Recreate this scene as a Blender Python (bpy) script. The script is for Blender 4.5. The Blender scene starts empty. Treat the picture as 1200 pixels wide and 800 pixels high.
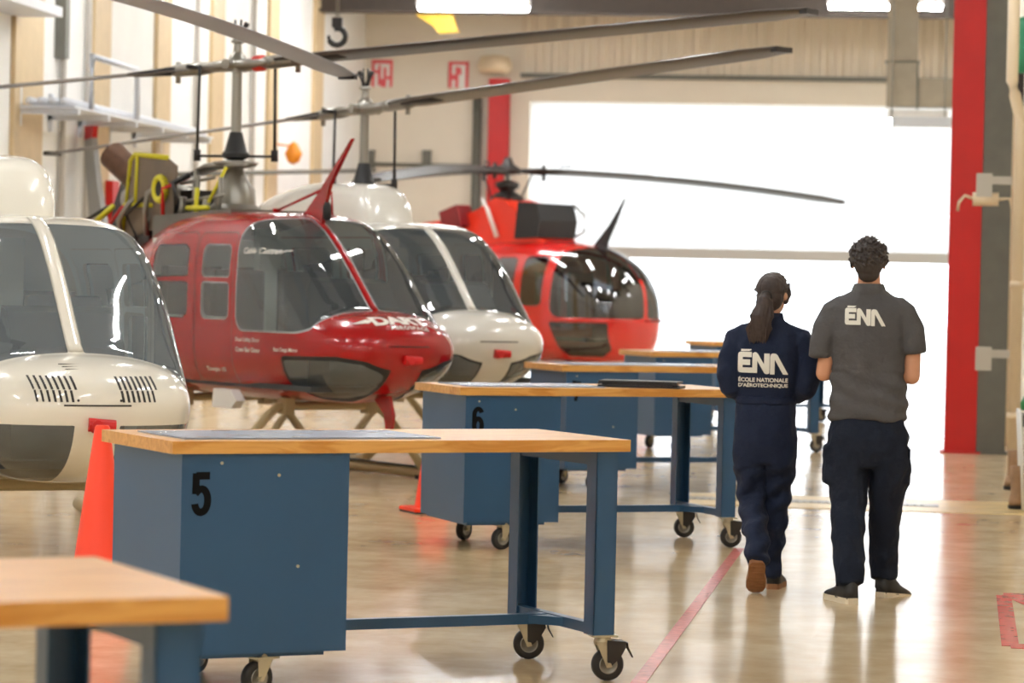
import bpy, bmesh, math, random
from mathutils import Vector, Matrix, noise
from mathutils.bvhtree import BVHTree
random.seed(7)
scn = bpy.context.scene
COL = scn.collection
R = math.radians

# ------------------------------------------------------------------ camera
FPX = 3500.; ROLL = .022; PITCH = math.atan(65/3500.); EYE = 1.5; AZ = R(7.5)
_c, _s = math.cos(ROLL), math.sin(ROLL); _cp, _sp = math.cos(PITCH), math.sin(PITCH)
_U0 = Vector((0, _sp, _cp)); _R0 = Vector((1, 0, 0)); _F = Vector((0, _cp, -_sp))
_Rc = _c*_R0 + _s*_U0; _Uc = -_s*_R0 + _c*_U0
ROTZ = Matrix.Rotation(AZ, 3, 'Z')
CAMPOS = Vector((0, 0, EYE))
def ray(px, py): return _F + (px-600)/FPX*_Rc - (py-400)/FPX*_Uc
def P(px, py, d):                       # point of the place seen at a pixel, d metres down range
    r = ray(px, py); return CAMPOS + ROTZ @ (r*(d/r.y))
def G(px, py, h=0.):                    # ... at height h
    r = ray(px, py); return CAMPOS + ROTZ @ (r*((h-EYE)/r.z))
def PL(px, py, axis, val):              # ... on the plane axis = val
    r = ROTZ @ ray(px, py); return CAMPOS + r*((val-CAMPOS[axis])/r[axis])
def C2W(x, d, z=0.):                    # sideways / down range metres
    v = ROTZ @ Vector((x, d, 0)); v.z = z; return v
cam = bpy.data.cameras.new('camera'); co = bpy.data.objects.new('camera', cam); COL.objects.link(co)
cam.sensor_width = 36; cam.lens = FPX/1200*36; cam.clip_end = 500
M = Matrix((_Rc, _Uc, -_F)).transposed()
co.matrix_world = Matrix.Translation(CAMPOS) @ (ROTZ @ M).to_4x4()
cam.dof.use_dof = True; cam.dof.focus_distance = 13.0; cam.dof.aperture_fstop = 4.0
scn.camera = co
scn.view_settings.view_transform = 'Standard'; scn.view_settings.look = 'None'
scn.view_settings.gamma = 1; scn.view_settings.use_curve_mapping = False
scn.view_settings.exposure = 0.0

# ------------------------------------------------------------------ materials
def srgb(r, g, b):
    f = lambda c: (c/255/12.92) if c/255 <= .04045 else ((c/255+.055)/1.055)**2.4
    return (f(r), f(g), f(b), 1)
def mat(name, col, rough=.5, metal=0., spec=.5, coat=0., var=0., vscale=6., bump=0., bscale=60., emit=None, estr=0., coat_r=.05, bdist=.01):
    m = bpy.data.materials.new(name); m.use_nodes = True
    nt = m.node_tree; b = nt.nodes['Principled BSDF']
    b.inputs['Base Color'].default_value = col; b.inputs['Roughness'].default_value = rough
    b.inputs['Metallic'].default_value = metal; b.inputs['Specular IOR Level'].default_value = spec
    b.inputs['Coat Weight'].default_value = coat; b.inputs['Coat Roughness'].default_value = coat_r
    if emit: b.inputs['Emission Color'].default_value = emit; b.inputs['Emission Strength'].default_value = estr
    tc = nt.nodes.new('ShaderNodeTexCoord')
    if var:
        n = nt.nodes.new('ShaderNodeTexNoise'); n.inputs['Scale'].default_value = vscale; n.inputs['Detail'].default_value = 5
        nt.links.new(tc.outputs['Object'], n.inputs['Vector'])
        r = nt.nodes.new('ShaderNodeValToRGB')
        r.color_ramp.elements[0].position = .3; r.color_ramp.elements[1].position = .7
        r.color_ramp.elements[0].color = tuple(c*(1-var) for c in col[:3])+(1,)
        r.color_ramp.elements[1].color = tuple(min(1, c*(1+var)) for c in col[:3])+(1,)
        nt.links.new(n.outputs['Fac'], r.inputs['Fac']); nt.links.new(r.outputs['Color'], b.inputs['Base Color'])
    if bump:
        n = nt.nodes.new('ShaderNodeTexNoise'); n.inputs['Scale'].default_value = bscale; n.inputs['Detail'].default_value = 4
        nt.links.new(tc.outputs['Object'], n.inputs['Vector'])
        bp = nt.nodes.new('ShaderNodeBump'); bp.inputs['Strength'].default_value = bump; bp.inputs['Distance'].default_value = bdist
        nt.links.new(n.outputs['Fac'], bp.inputs['Height']); nt.links.new(bp.outputs['Normal'], b.inputs['Normal'])
    return m
def glass_mat(name, tint, base=.04, rough=.01, glare_film=0.):
    m = bpy.data.materials.new(name); m.use_nodes = True; nt = m.node_tree; nt.nodes.clear()
    o = nt.nodes.new('ShaderNodeOutputMaterial'); t = nt.nodes.new('ShaderNodeBsdfTransparent'); t.inputs[0].default_value = tint
    g = nt.nodes.new('ShaderNodeBsdfGlossy'); g.inputs['Roughness'].default_value = rough; g.inputs[0].default_value = (1, 1, 1, 1)
    d = nt.nodes.new('ShaderNodeBsdfDiffuse'); d.inputs[0].default_value = (.72, .86, .96, 1)  # pale blue diffuse painted in for reflected light; dirty look on chin glass
    m0 = nt.nodes.new('ShaderNodeMixShader'); m0.inputs[0].default_value = glare_film
    nt.links.new(t.outputs[0], m0.inputs[1]); nt.links.new(d.outputs[0], m0.inputs[2])
    fr = nt.nodes.new('ShaderNodeFresnel'); fr.inputs['IOR'].default_value = 1.5
    ad = nt.nodes.new('ShaderNodeMath'); ad.operation = 'ADD'; ad.inputs[1].default_value = base; ad.use_clamp = True
    mx = nt.nodes.new('ShaderNodeMixShader')
    nt.links.new(fr.outputs[0], ad.inputs[0]); nt.links.new(ad.outputs[0], mx.inputs[0])
    nt.links.new(m0.outputs[0], mx.inputs[1]); nt.links.new(g.outputs[0], mx.inputs[2])
    nt.links.new(mx.outputs[0], o.inputs[0]); return m

# ------------------------------------------------------------------ object helpers
def tag(o, label=None, cat=None, group=None, kind=None):
    if label: o['label'] = label
    if cat: o['category'] = cat
    if group: o['group'] = group
    if kind: o['kind'] = kind
    return o
def empty(name, loc=(0, 0, 0), rz=0., label=None, cat=None, group=None):
    o = bpy.data.objects.new(name, None); COL.objects.link(o); o.location = loc; o.rotation_euler.z = rz
    o.empty_display_size = .1
    return tag(o, label, cat, group)
def link(name, me, m, parent=None, smooth=False, loc=None):
    o = bpy.data.objects.new(name, me); COL.objects.link(o)
    if parent: o.parent = parent
    if m is not None:
        for mm in (m if isinstance(m, (list, tuple)) else [m]): me.materials.append(mm)
    if smooth: me.polygons.foreach_set('use_smooth', [True]*len(me.polygons))
    if loc is not None: o.location = loc
    return o
def obj(name, bm, m, parent=None, smooth=False, bevel=0., loc=None, angle=None):
    if bevel:
        es = [e for e in bm.edges if len(e.link_faces) == 2 and e.calc_face_angle(0) > .6]
        bmesh.ops.bevel(bm, geom=es, offset=bevel, segments=2, profile=.6, affect='EDGES')
    bmesh.ops.recalc_face_normals(bm, faces=bm.faces)
    me = bpy.data.meshes.new(name); bm.to_mesh(me); bm.free()
    if angle: smooth = True
    o = link(name, me, m, parent, smooth, loc)
    if angle: me.set_sharp_from_angle(angle=angle)
    return o
def raw(name, V, F, m, parent=None, smooth=True, recalc=False):
    used = sorted({i for f in F for i in f}); mp = {a: b for b, a in enumerate(used)}
    me = bpy.data.meshes.new(name); me.from_pydata([V[i] for i in used], [], [[mp[i] for i in f] for f in F]); me.update()
    return link(name, me, m, parent, smooth)
def bm_(): return bmesh.new()
def box(bm, x0, x1, y0, y1, z0, z1, mtx=None):
    vs = [bm.verts.new((x, y, z)) for x in (x0, x1) for y in (y0, y1) for z in (z0, z1)]
    for f in ((0, 1, 3, 2), (4, 6, 7, 5), (0, 4, 5, 1), (2, 3, 7, 6), (0, 2, 6, 4), (1, 5, 7, 3)): bm.faces.new([vs[i] for i in f])
    if mtx is not None: bmesh.ops.transform(bm, matrix=mtx, verts=vs)
    return vs
def frame_of(d, up=Vector((0, 0, 1))):
    d = d.normalized()
    if abs(d.dot(up)) > .98: up = Vector((0, 1, 0))
    a = d.cross(up).normalized(); b = a.cross(d).normalized(); return a, b
def tube(bm, pts, rad, n=10, cap=True, flat=1., up=Vector((0, 0, 1))):
    pts = [Vector(p) for p in pts]; rad = rad if isinstance(rad, (list, tuple)) else [rad]*len(pts)
    rings = []
    for i, p in enumerate(pts):
        d = (pts[min(i+1, len(pts)-1)]-pts[max(i-1, 0)]); a, b = frame_of(d, up)
        rr = rad[i]; ra, rb = (rr if isinstance(rr, tuple) else (rr, rr*flat))
        rings.append([bm.verts.new(p+a*(ra*math.cos(t*2*math.pi/n))+b*(rb*math.sin(t*2*math.pi/n))) for t in range(n)])
    for i in range(len(rings)-1):
        for k in range(n): bm.faces.new([rings[i][k], rings[i][(k+1) % n], rings[i+1][(k+1) % n], rings[i+1][k]])
    if cap:
        bm.faces.new(rings[0][::-1]); bm.faces.new(rings[-1])
    return rings
def lathe(bm, prof, axis='z', at=(0, 0, 0), n=24, mtx=None):
    at = Vector(at); vs = []; rings = []
    for r, h in prof:
        ring = []
        if r < 1e-6:
            ring = [bm.verts.new((0, 0, h))]
        else:
            ring = [bm.verts.new((r*math.cos(k*2*math.pi/n), r*math.sin(k*2*math.pi/n), h)) for k in range(n)]
        rings.append(ring); vs += ring
    for a, b in zip(rings, rings[1:]):
        for k in range(n):
            q = [a[k % len(a)], a[(k+1) % len(a)], b[(k+1) % len(b)], b[k % len(b)]]
            q2 = []
            for v in q:
                if v not in q2: q2.append(v)
            if len(q2) > 2: bm.faces.new(q2)
    m = Matrix.Identity(4)
    if axis == 'x': m = Matrix.Rotation(math.pi/2, 4, 'Y')
    if axis == 'y': m = Matrix.Rotation(-math.pi/2, 4, 'X')
    m = Matrix.Translation(at) @ m
    if mtx is not None: m = mtx @ m
    bmesh.ops.transform(bm, matrix=m, verts=vs); return vs
def prism(bm, pts, axis, a, b):          # polygon (2D) extruded along axis between a and b
    def v(p, t):
        return {'x': (t, p[0], p[1]), 'y': (p[0], t, p[1]), 'z': (p[0], p[1], t)}[axis]
    A = [bm.verts.new(v(p, a)) for p in pts]; B = [bm.verts.new(v(p, b)) for p in pts]
    bm.faces.new(A); bm.faces.new(B[::-1])
    for i in range(len(pts)): bm.faces.new([A[i], B[i], B[(i+1) % len(pts)], A[(i+1) % len(pts)]])
    return A+B
def ball(bm, c, r, seg=16, mtx=None):
    r = r if isinstance(r, (tuple, list)) else (r, r, r)
    m = Matrix.Translation(Vector(c)) @ (mtx.to_4x4() if mtx is not None else Matrix.Identity(4)) @ Matrix.Diagonal((r[0], r[1], r[2], 1))
    bmesh.ops.create_uvsphere(bm, u_segments=seg, v_segments=max(6, seg//2), radius=1, matrix=m)
def children(o): return [c for c in bpy.data.objects if c.parent == o]
def copy_tree(o, parent=None):
    c = o.copy(); COL.objects.link(c); c.parent = parent
    for ch in children(o):
        copy_tree(ch, c)
    return c
def fuse(name, bm, m, parent, voxel=.01, smooth=3, disp=None):
    """closed overlapping shapes -> one continuous skin"""
    bmesh.ops.recalc_face_normals(bm, faces=bm.faces)
    me = bpy.data.meshes.new(name+'_src'); bm.to_mesh(me); bm.free()
    t = bpy.data.objects.new('tmp', me); COL.objects.link(t)
    r = t.modifiers.new('r', 'REMESH'); r.mode = 'VOXEL'; r.voxel_size = voxel
    if smooth:
        s = t.modifiers.new('s', 'SMOOTH'); s.iterations = smooth; s.factor = .5
    dg = bpy.context.evaluated_depsgraph_get(); dg.update()
    me2 = bpy.data.meshes.new_from_object(t.evaluated_get(dg))
    bpy.data.objects.remove(t); bpy.data.meshes.remove(me); me2.name = name
    if disp:
        ns = [v.normal.copy() for v in me2.vertices]
        for v, n in zip(me2.vertices, ns): v.co += n*disp(v.co)
    me2.materials.clear(); me2.update()
    return link(name, me2, m, parent, True)
def clip(V, F, f):
    """cut polygons along f = 0; returns (inside f<0, outside)"""
    val = {}; cut = {}; ins, outs = [], []
    def g(i):
        if i not in val: val[i] = f(V[i])
        return val[i]
    for face in F:
        vs = [g(i) for i in face]
        if all(v < 0 for v in vs): ins.append(face); continue
        if all(v >= 0 for v in vs): outs.append(face); continue
        a, b = [], []
        n = len(face)
        for k in range(n):
            i, j = face[k], face[(k+1) % n]; vi, vj = g(i), g(j)
            (a if vi < 0 else b).append(i)
            if (vi < 0) != (vj < 0):
                key = (min(i, j), max(i, j))
                if key not in cut:
                    t = vi/(vi-vj); p, q = V[i], V[j]
                    V.append(tuple(p[c]+(q[c]-p[c])*t for c in range(3))); cut[key] = len(V)-1; val[cut[key]] = 0
                a.append(cut[key]); b.append(cut[key])
        if len(a) > 2: ins.append(a)
        if len(b) > 2: outs.append(b)
    return ins, outs
def rbox(u, v, u0, u1, v0, v1, r):       # signed distance to a rounded rectangle
    cx, cy = (u0+u1)/2, (v0+v1)/2; qx = abs(u-cx)-(u1-u0)/2+r; qy = abs(v-cy)-(v1-v0)/2+r
    return math.hypot(max(qx, 0), max(qy, 0))+min(max(qx, qy), 0)-r
def rpoly(u, v, pts, r=0.):              # signed distance to a polygon, grown by r
    n = len(pts); d = 1e9; s = False
    for i in range(n):
        ax, ay = pts[i]; bx, by = pts[(i+1) % n]
        ex, ey = bx-ax, by-ay; wx, wy = u-ax, v-ay
        t = max(0, min(1, (wx*ex+wy*ey)/(ex*ex+ey*ey))); d = min(d, math.hypot(wx-ex*t, wy-ey*t))
        if (ay > v) != (by > v) and u < (bx-ax)*(v-ay)/(by-ay)+ax: s = not s
    return (-d if s else d)-r
def interp(tab, x):                      # monotone cubic through rows (x, a, b, ...), in sqrt(-x)
    t = [math.sqrt(-r[0]) for r in tab]; q = math.sqrt(max(0, -x))
    if q >= t[-1]: return tab[-1][1:]
    i = max(0, min(len(t)-2, next(k for k in range(len(t)-1) if q <= t[k+1])))
    h = t[i+1]-t[i]; s = (q-t[i])/h; out = []
    for c in range(1, len(tab[0])):
        d = [(tab[k+1][c]-tab[k][c])/(t[k+1]-t[k]) for k in range(len(t)-1)]
        def sl(k):
            if k == 0: return d[0]
            if k == len(t)-1: return d[-1]
            if d[k-1]*d[k] <= 0: return 0
            return 2*d[k-1]*d[k]/(d[k-1]+d[k])
        m0, m1 = sl(i)*h, sl(i+1)*h; y0, y1 = tab[i][c], tab[i+1][c]
        out.append((2*s**3-3*s*s+1)*y0+(s**3-2*s*s+s)*m0+(-2*s**3+3*s*s)*y1+(s**3-s*s)*m1)
    return out
def text_mesh(s, size=1., thick=0., font_space=1., bold=0.):
    cu = bpy.data.curves.new('t', 'FONT'); cu.body = s; cu.size = size; cu.align_x = 'CENTER'; cu.align_y = 'CENTER'
    cu.space_character = font_space; cu.offset = bold; cu.extrude = thick
    t = bpy.data.objects.new('t', cu); COL.objects.link(t)
    dg = bpy.context.evaluated_depsgraph_get(); dg.update()
    me = bpy.data.meshes.new_from_object(t.evaluated_get(dg)); bpy.data.objects.remove(t); return me
def text_geo(s, size, bold=0., space=1.):
    me = text_mesh(s, size, 0, space, bold); me.update()
    V = [tuple(v.co) for v in me.vertices]; F = [list(p.vertices) for p in me.polygons]
    bpy.data.meshes.remove(me); return V, F
def fit_geo(V, w, h=None):
    x0 = min(v[0] for v in V); x1 = max(v[0] for v in V); y0 = min(v[1] for v in V); y1 = max(v[1] for v in V)
    sx = w/(x1-x0); sy = sx if h is None else h/(y1-y0)
    return [((v[0]-(x0+x1)/2)*sx, (v[1]-(y0+y1)/2)*sy, 0) for v in V]
def grid_cut(V, F, step):                # slice flat geometry so that it can follow a curved surface
    V = list(V)
    for ax in (0, 1):
        lo = min(v[ax] for v in V); hi = max(v[ax] for v in V); k = lo+step
        done = []; rest = F
        while k < hi:
            a, rest = clip(V, rest, lambda p, k=k, ax=ax: p[ax]-k); done += a; k += step
        F = done+rest
    return V, F
def decal(name, V, F, m, parent, bvh, place, direction, off=.003, step=.03, solid=.0015):
    """lay flat letters on a surface: place(u, v) -> start point, direction = ray"""
    V, F = grid_cut(V, F, step); out = []
    for p in V:
        s = place(p[0], p[1]); hit = bvh.ray_cast(s, direction)
        if hit[0] is None:
            hit = bvh.find_nearest(s); q = hit[0]+(-direction)*off
        else: q = hit[0]+(-direction.normalized())*off
        out.append(tuple(q))
    o = raw(name, out, F, m, parent, smooth=False)
    return o
def bvh_of(o): 
    me = o.data; return BVHTree.FromPolygons([v.co for v in me.vertices], [tuple(p.vertices) for p in me.polygons])
# ------------------------------------------------------------------ the setting
XL, XR, YB, YF, ZC = -9.07, 1.22, 49.3, -6., 7.2
m_wall = mat('painted_wall', srgb(240, 239, 236), .6, var=.03, vscale=2)
m_wall_tan = mat('beige_wall', srgb(230, 221, 204), .6, var=.03, vscale=1.5)
m_post = mat('tan_post', srgb(206, 182, 142), .5, var=.05)
m_rib = mat('beige_cladding', srgb(222, 210, 190), .5)
m_dark = mat('dark_steel', srgb(70, 60, 52), .7, var=.1)
m_ceil = mat('ceiling_deck', srgb(205, 202, 196), .8)
m_redcol = mat('red_paint', srgb(196, 20, 18), .38, var=.06, vscale=3)
m_grey = mat('grey_steel', srgb(104, 103, 94), .5, var=.08)
m_duct = mat('galvanised_duct', srgb(152, 142, 124), .5, metal=.2, var=.12, vscale=3)
m_beige = mat('cream_paint', srgb(220, 200, 168), .45)
m_whitep = mat('white_paint', srgb(236, 234, 230), .4)
m_yellow = mat('yellow_paint', srgb(240, 190, 40), .45)
m_black = mat('black_rubber', srgb(24, 24, 26), .55)
m_tube = mat('fluorescent_tube', srgb(255, 255, 255), .4, emit=(.97, .99, 1, 1), estr=78)
m_concrete = mat('apron_concrete', srgb(214, 212, 206), .8, var=.06)

def floor_material():
    m = bpy.data.materials.new('epoxy_floor'); m.use_nodes = True; nt = m.node_tree; b = nt.nodes['Principled BSDF']
    tc = nt.nodes.new('ShaderNodeTexCoord')
    def nz(scale, det, sc=(1, 1, 1), rough=.6):
        mp = nt.nodes.new('ShaderNodeMapping'); mp.inputs['Scale'].default_value = sc
        n = nt.nodes.new('ShaderNodeTexNoise'); n.inputs['Scale'].default_value = scale; n.inputs['Detail'].default_value = det
        n.inputs['Roughness'].default_value = rough
        nt.links.new(tc.outputs['Object'], mp.inputs[0]); nt.links.new(mp.outputs[0], n.inputs['Vector']); return n
    n1 = nz(.55, 8, (1, .5, 1)); n2 = nz(3.2, 6); n3 = nz(4, 3, (1.3, .35, 1))
    r1 = nt.nodes.new('ShaderNodeValToRGB'); e = r1.color_ramp.elements
    e[0].position = .36; e[0].color = srgb(206, 180, 138); e[1].position = .64; e[1].color = srgb(232, 214, 182)
    nt.links.new(n1.outputs['Fac'], r1.inputs[0])
    r2 = nt.nodes.new('ShaderNodeValToRGB'); e = r2.color_ramp.elements
    e[0].position = .38; e[0].color = srgb(212, 196, 172); e[1].position = .62; e[1].color = (1, 1, 1, 1)
    nt.links.new(n2.outputs['Fac'], r2.inputs[0])
    mx = nt.nodes.new('ShaderNodeMix'); mx.data_type = 'RGBA'; mx.blend_type = 'MULTIPLY'; mx.inputs[0].default_value = .5
    nt.links.new(r1.outputs[0], mx.inputs[6]); nt.links.new(r2.outputs[0], mx.inputs[7])
    nt.links.new(mx.outputs[2], b.inputs['Base Color'])
    mr = nt.nodes.new('ShaderNodeMapRange'); mr.inputs[1].default_value = .3; mr.inputs[2].default_value = .7
    mr.inputs[3].default_value = .14; mr.inputs[4].default_value = .20
    nt.links.new(n3.outputs['Fac'], mr.inputs[0]); nt.links.new(mr.outputs[0], b.inputs['Roughness'])
    b.inputs['Specular IOR Level'].default_value = .5
    return m
m_floor = floor_material()
wd = bpy.data.worlds.new('sky'); scn.world = wd; wd.use_nodes = True
wd.node_tree.nodes['Background'].inputs[0].default_value = (.86, .93, 1, 1); wd.node_tree.nodes['Background'].inputs[1].default_value = 4.5
def struct(name, bm, m, **k): return tag(obj(name, bm, m, **k), kind='structure')
b = bm_(); box(b, XL-.3, XR+.3, YF-.3, YB+.3, -.2, 0); struct('floor', b, m_floor)
b = bm_(); box(b, XL-.3, XR+.3, YF-.3, YB+.3, ZC, ZC+.2); struct('ceiling', b, m_ceil)
# left wall with cladding seams
b = bm_(); box(b, XL-.3, XL, YF, YB, 0, ZC)
struct('wall_left', b, m_wall)
b = bm_(); box(b, XR, XR+.3, YF, YB, 0, ZC); struct('wall_right', b, m_wall_tan)
b = bm_(); box(b, XL-.3, XR+.3, YF-.3, YF, 0, ZC); struct('wall_back', b, m_wall_tan)
# far wall with the door opening
DX0, DX1 = PL(617, 300, 1, YB).x, XR-.12
DZ = PL(800, 121, 1, YB).z
b = bm_(); box(b, XL-.3, DX0, YB, YB+.3, 0, ZC); box(b, DX1, XR+.3, YB, YB+.3, 0, ZC); box(b, DX0, DX1, YB, YB+.3, DZ, ZC)
struct('wall_front', b, m_wall_tan)
# ribbed cladding panel high on the far wall, and the header box below it
zl = PL(800, 90, 1, YB).z
b = bm_(); pts = []
x = DX0-.15; k = 0
while x < XR-.02:
    pts += [(x, YB-.05 if k % 2 else YB-.09), (min(x+.1, XR-.01), YB-.05 if k % 2 else YB-.09)]; x += .13; k += 1
pts = pts + [(pts[-1][0], YB-.001), (pts[0][0], YB-.001)]
prism(b, pts, 'z', zl+.02, ZC-.01); struct('trim_1', b, m_rib)
b = bm_(); box(b, DX0-.15, XR-.01, YB-.16, YB-.001, zl-.05, zl+.02); struct('trim_2', b, m_grey)
# raised sectional door: frosted translucent panels
def translucent():
    m = bpy.data.materials.new('frosted_panel'); m.use_nodes = True; nt = m.node_tree; nt.nodes.clear()
    o = nt.nodes.new('ShaderNodeOutputMaterial'); t = nt.nodes.new('ShaderNodeBsdfTranslucent'); t.inputs[0].default_value = (.92, .92, .92, 1)
    d = nt.nodes.new('ShaderNodeBsdfDiffuse'); d.inputs[0].default_value = (.85, .85, .84, 1)
    mx = nt.nodes.new('ShaderNodeMixShader'); mx.inputs[0].default_value = .35
    nt.links.new(t.outputs[0], mx.inputs[1]); nt.links.new(d.outputs[0], mx.inputs[2]); nt.links.new(mx.outputs[0], o.inputs[0]); return m
m_frost = translucent()
zb = PL(930, 306, 1, YB).z; zb0 = PL(930, 293, 1, YB).z
dr = empty('door_1', ((DX0+DX1)/2, YB+.1, zb)); tag(dr, kind='structure')
b = bm_(); n = 4
for i in range(n):
    z0 = (zb0-zb)+(DZ-zb0)*i/n; z1 = (zb0-zb)+(DZ-zb0)*(i+1)/n
    box(b, -(DX1-DX0)/2+.01, (DX1-DX0)/2-.01, -.02, .02, z0+.003, z1-.003)
obj('door_panel', b, m_frost, dr)
b = bm_(); box(b, -(DX1-DX0)/2+.01, (DX1-DX0)/2-.01, -.04, .04, 0, zb0-zb); obj('bottom_rail', b, mat('door_rail', srgb(186, 184, 180), .5), dr)
# outside apron
b = bm_(); box(b, -60, 60, YB+.3, YB+90, -.25, -.02); struct('trim_3', b, m_concrete)
# painted floor lines, drain, warning square
b = bm_()
def strip(b, p, q, w, z=.003):
    p, q = Vector(p), Vector(q); d = (q-p).normalized(); n = Vector((-d.y, d.x, 0))*w/2
    vs = [b.verts.new((v.x, v.y, z)) for v in (p-n, q-n, q+n, p+n)]; f = b.faces.new(vs)
m_redline = mat('worn_red_line', srgb(202, 112, 104), .25, var=.3, vscale=20)
x0 = -.97
strip(b, (x0-.06, 4, 0), (x0+.04, 17.4, 0), .058)
r = bmesh.ops.extrude_face_region(b, geom=b.faces[:]); bmesh.ops.translate(b, vec=(0, 0, -.002), verts=[v for v in r['geom'] if isinstance(v, bmesh.types.BMVert)])
struct('trim_4', b, m_redline)
b = bm_(); w_ = .075
A_, B_ = G(1176, 697), G(1184, 757); C_, D_ = Vector((A_.x+1.0-.48, A_.y, 0)), Vector((A_.x+1.0-.48, B_.y, 0))
strip(b, A_+Vector((.0, -.03, 0)), B_, w_, .002); strip(b, A_, C_, w_*2.4, .0024); strip(b, B_, D_, w_*2.2, .0024)
strip(b, A_+Vector((.03, 0, 0)), (A_+B_)/2+Vector((.30, -.1, 0)), w_*1.1, .0028); strip(b, (A_+B_)/2+Vector((.30, -.1, 0)), B_+Vector((.1, 0, 0)), w_*.9, .0028)
r = bmesh.ops.extrude_face_region(b, geom=b.faces[:]); bmesh.ops.translate(b, vec=(0, 0, -.0015), verts=[v for v in r['geom'] if isinstance(v, bmesh.types.BMVert)])
struct('trim_5', b, mat('red_floor_paint', srgb(200, 66, 66), .25, var=.15, vscale=14))
g0 = G(1060, 585); g1 = G(1060, 599)
b = bm_(); box(b, -1.6, XR-.02, g1.y, g0.y, .0, .004)
struct('trim_6', b, mat('yellowed_strip', srgb(214, 188, 130), .3, var=.2, vscale=5))
b = bm_(); gm = (g0.y+g1.y)/2; box(b, -1.6, G(1140, 590).x-.25, gm-.12, gm+.12, .004, .007)
for k in range(34): box(b, -1.58+k*.052, -1.56+k*.052, gm-.10, gm+.10, .007, .011)
struct('trim_7', b, mat('drain_grate', srgb(150, 146, 138), .35, metal=.7))
# tan posts of the left wall: columns standing clear of the cladding, one object each
for i, px in enumerate((43, 128, 200, 263, 328, 380)):
    p = PL(px, 60, 0, XL+.12)
    b = bm_(); hw = .34 if i else .5
    box(b, XL, XL+.05, p.y-hw, p.y+hw, 0, ZC)
    struct('trim_%d' % (8+i), b, m_post)
# vertical seams / conduits in the left wall
for i, px in enumerate((75, 104, 232, 298)):
    p = PL(px, 60, 0, XL+.05); b = bm_(); tube(b, [(XL+.05, p.y, 0), (XL+.05, p.y, ZC)], .035, 8)
    struct('trim_%d' % (14+i), b, mat('wall_conduit', srgb(190, 184, 176), .5), smooth=True)
# roof truss beam seen at the top edge
zt = P(600, 12, 45).z
tb = bm_(); y = 45.2
box(tb, XL+.02, XR-.02, y-.18, y+.18, zt, zt+.04); box(tb, XL+.02, XR-.02, y-.02, y+.02, zt+.04, zt+.9); box(tb, XL+.02, XR-.02, y-.18, y+.18, zt+.9, zt+.94)
tb_o = struct('trim_18', tb, m_dark)
for i, yy in enumerate((37.5, 30, 22.5, 15, 7.5)):
    b = bm_(); box(b, XL+.02, XR-.02, yy-.15, yy+.15, zt+.6, zt+.64); box(b, XL+.02, XR-.02, yy-.02, yy+.02, zt+.64, ZC-.04); box(b, XL+.02, XR-.02, yy-.15, yy+.15, ZC-.04, ZC-.001)
    struct('trim_%d' % (19+i), b, m_dark)

# ---- ceiling lights (one built, others copied)
def fixture(loc, label, ln=1.75, rz=0., group='fluorescent fixtures under the roof'):
    o = empty('ceiling_light', loc, rz, label, 'ceiling light', group)
    b = bm_(); prism(b, [(-.16, .0), (.16, .0), (.10, .12), (-.10, .12)], 'x', -ln/2, ln/2)
    obj('light_housing', b, m_whitep, o)
    b = bm_(); tube(b, [(-ln/2+.03, 0, -.035), (ln/2-.03, 0, -.035)], .034, 8)
    prism(b, [(-.065, -.001), (-.05, -.045), (.05, -.045), (.065, -.001)], 'x', -ln/2+.02, ln/2-.02)
    obj('diffuser', b, m_tube, o)
    for sx in (-1, 1):
        b = bm_(); tube(b, [(sx*ln*.35, 0, .12), (sx*ln*.35, 0, .12+max(.05, ZC-loc[2]-.13))], .008, 6); obj('hanger_rod', b, m_grey, o)
    return o
first = None
for px, py, lab in ((140, 2.5, 'fluorescent fixture under the dark beam, left of the helicopters'), (553, 6.5, 'fluorescent fixture under the dark beam, above the yellow hoist'),
                    (1038, 10.5, 'fluorescent fixture under the dark beam, partly behind the grey duct')):
    p = P(px, py, 44.3)
    fixture((p.x, 44.0, p.z), lab, 1.68)
l0 = None
for yy in (-3, 3, 10, 17, 24, 30.5, 37, 42.5):
    for xx in (-7.6, -5.2, -2.8, -.4):
        z = zt+.35
        if l0 is None:
            l0 = fixture((xx, yy, z), 'fluorescent tube fixture hanging in the rows above the helicopters, out of the frame', 1.6, math.pi/2, 'light rows above the helicopters')
        else:
            c = copy_tree(l0); c.location = (xx, yy, z)
# ------------------------------------------------------------------ workbenches
def wood_material():
    m = bpy.data.materials.new('maple_butcher_block'); m.use_nodes = True; nt = m.node_tree; b = nt.nodes['Principled BSDF']
    tc = nt.nodes.new('ShaderNodeTexCoord'); mp = nt.nodes.new('ShaderNodeMapping'); mp.inputs['Scale'].default_value = (1.2, 9, 9)
    n = nt.nodes.new('ShaderNodeTexNoise'); n.inputs['Scale'].default_value = 3; n.inputs['Detail'].default_value = 6; n.inputs['Distortion'].default_value = 1.2
    r = nt.nodes.new('ShaderNodeValToRGB'); e = r.color_ramp.elements
    e[0].position = .35; e[0].color = srgb(196, 132, 52); e[1].position = .62; e[1].color = srgb(222, 166, 88)
    nt.links.new(tc.outputs['Object'], mp.inputs[0]); nt.links.new(mp.outputs[0], n.inputs['Vector']); nt.links.new(n.outputs['Fac'], r.inputs[0])
    nt.links.new(r.outputs[0], b.inputs['Base Color']); b.inputs['Roughness'].default_value = .3; return m
m_wood = wood_material()
m_blue = mat('blue_enamel', srgb(38, 80, 118), .36, var=.05, vscale=2)
m_zinc = mat('zinc_plate', srgb(190, 182, 158), .35, metal=.6)
m_rub = mat('caster_rubber', srgb(38, 36, 36), .6)
m_hub = mat('caster_hub', srgb(150, 148, 142), .35, metal=.7)
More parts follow.
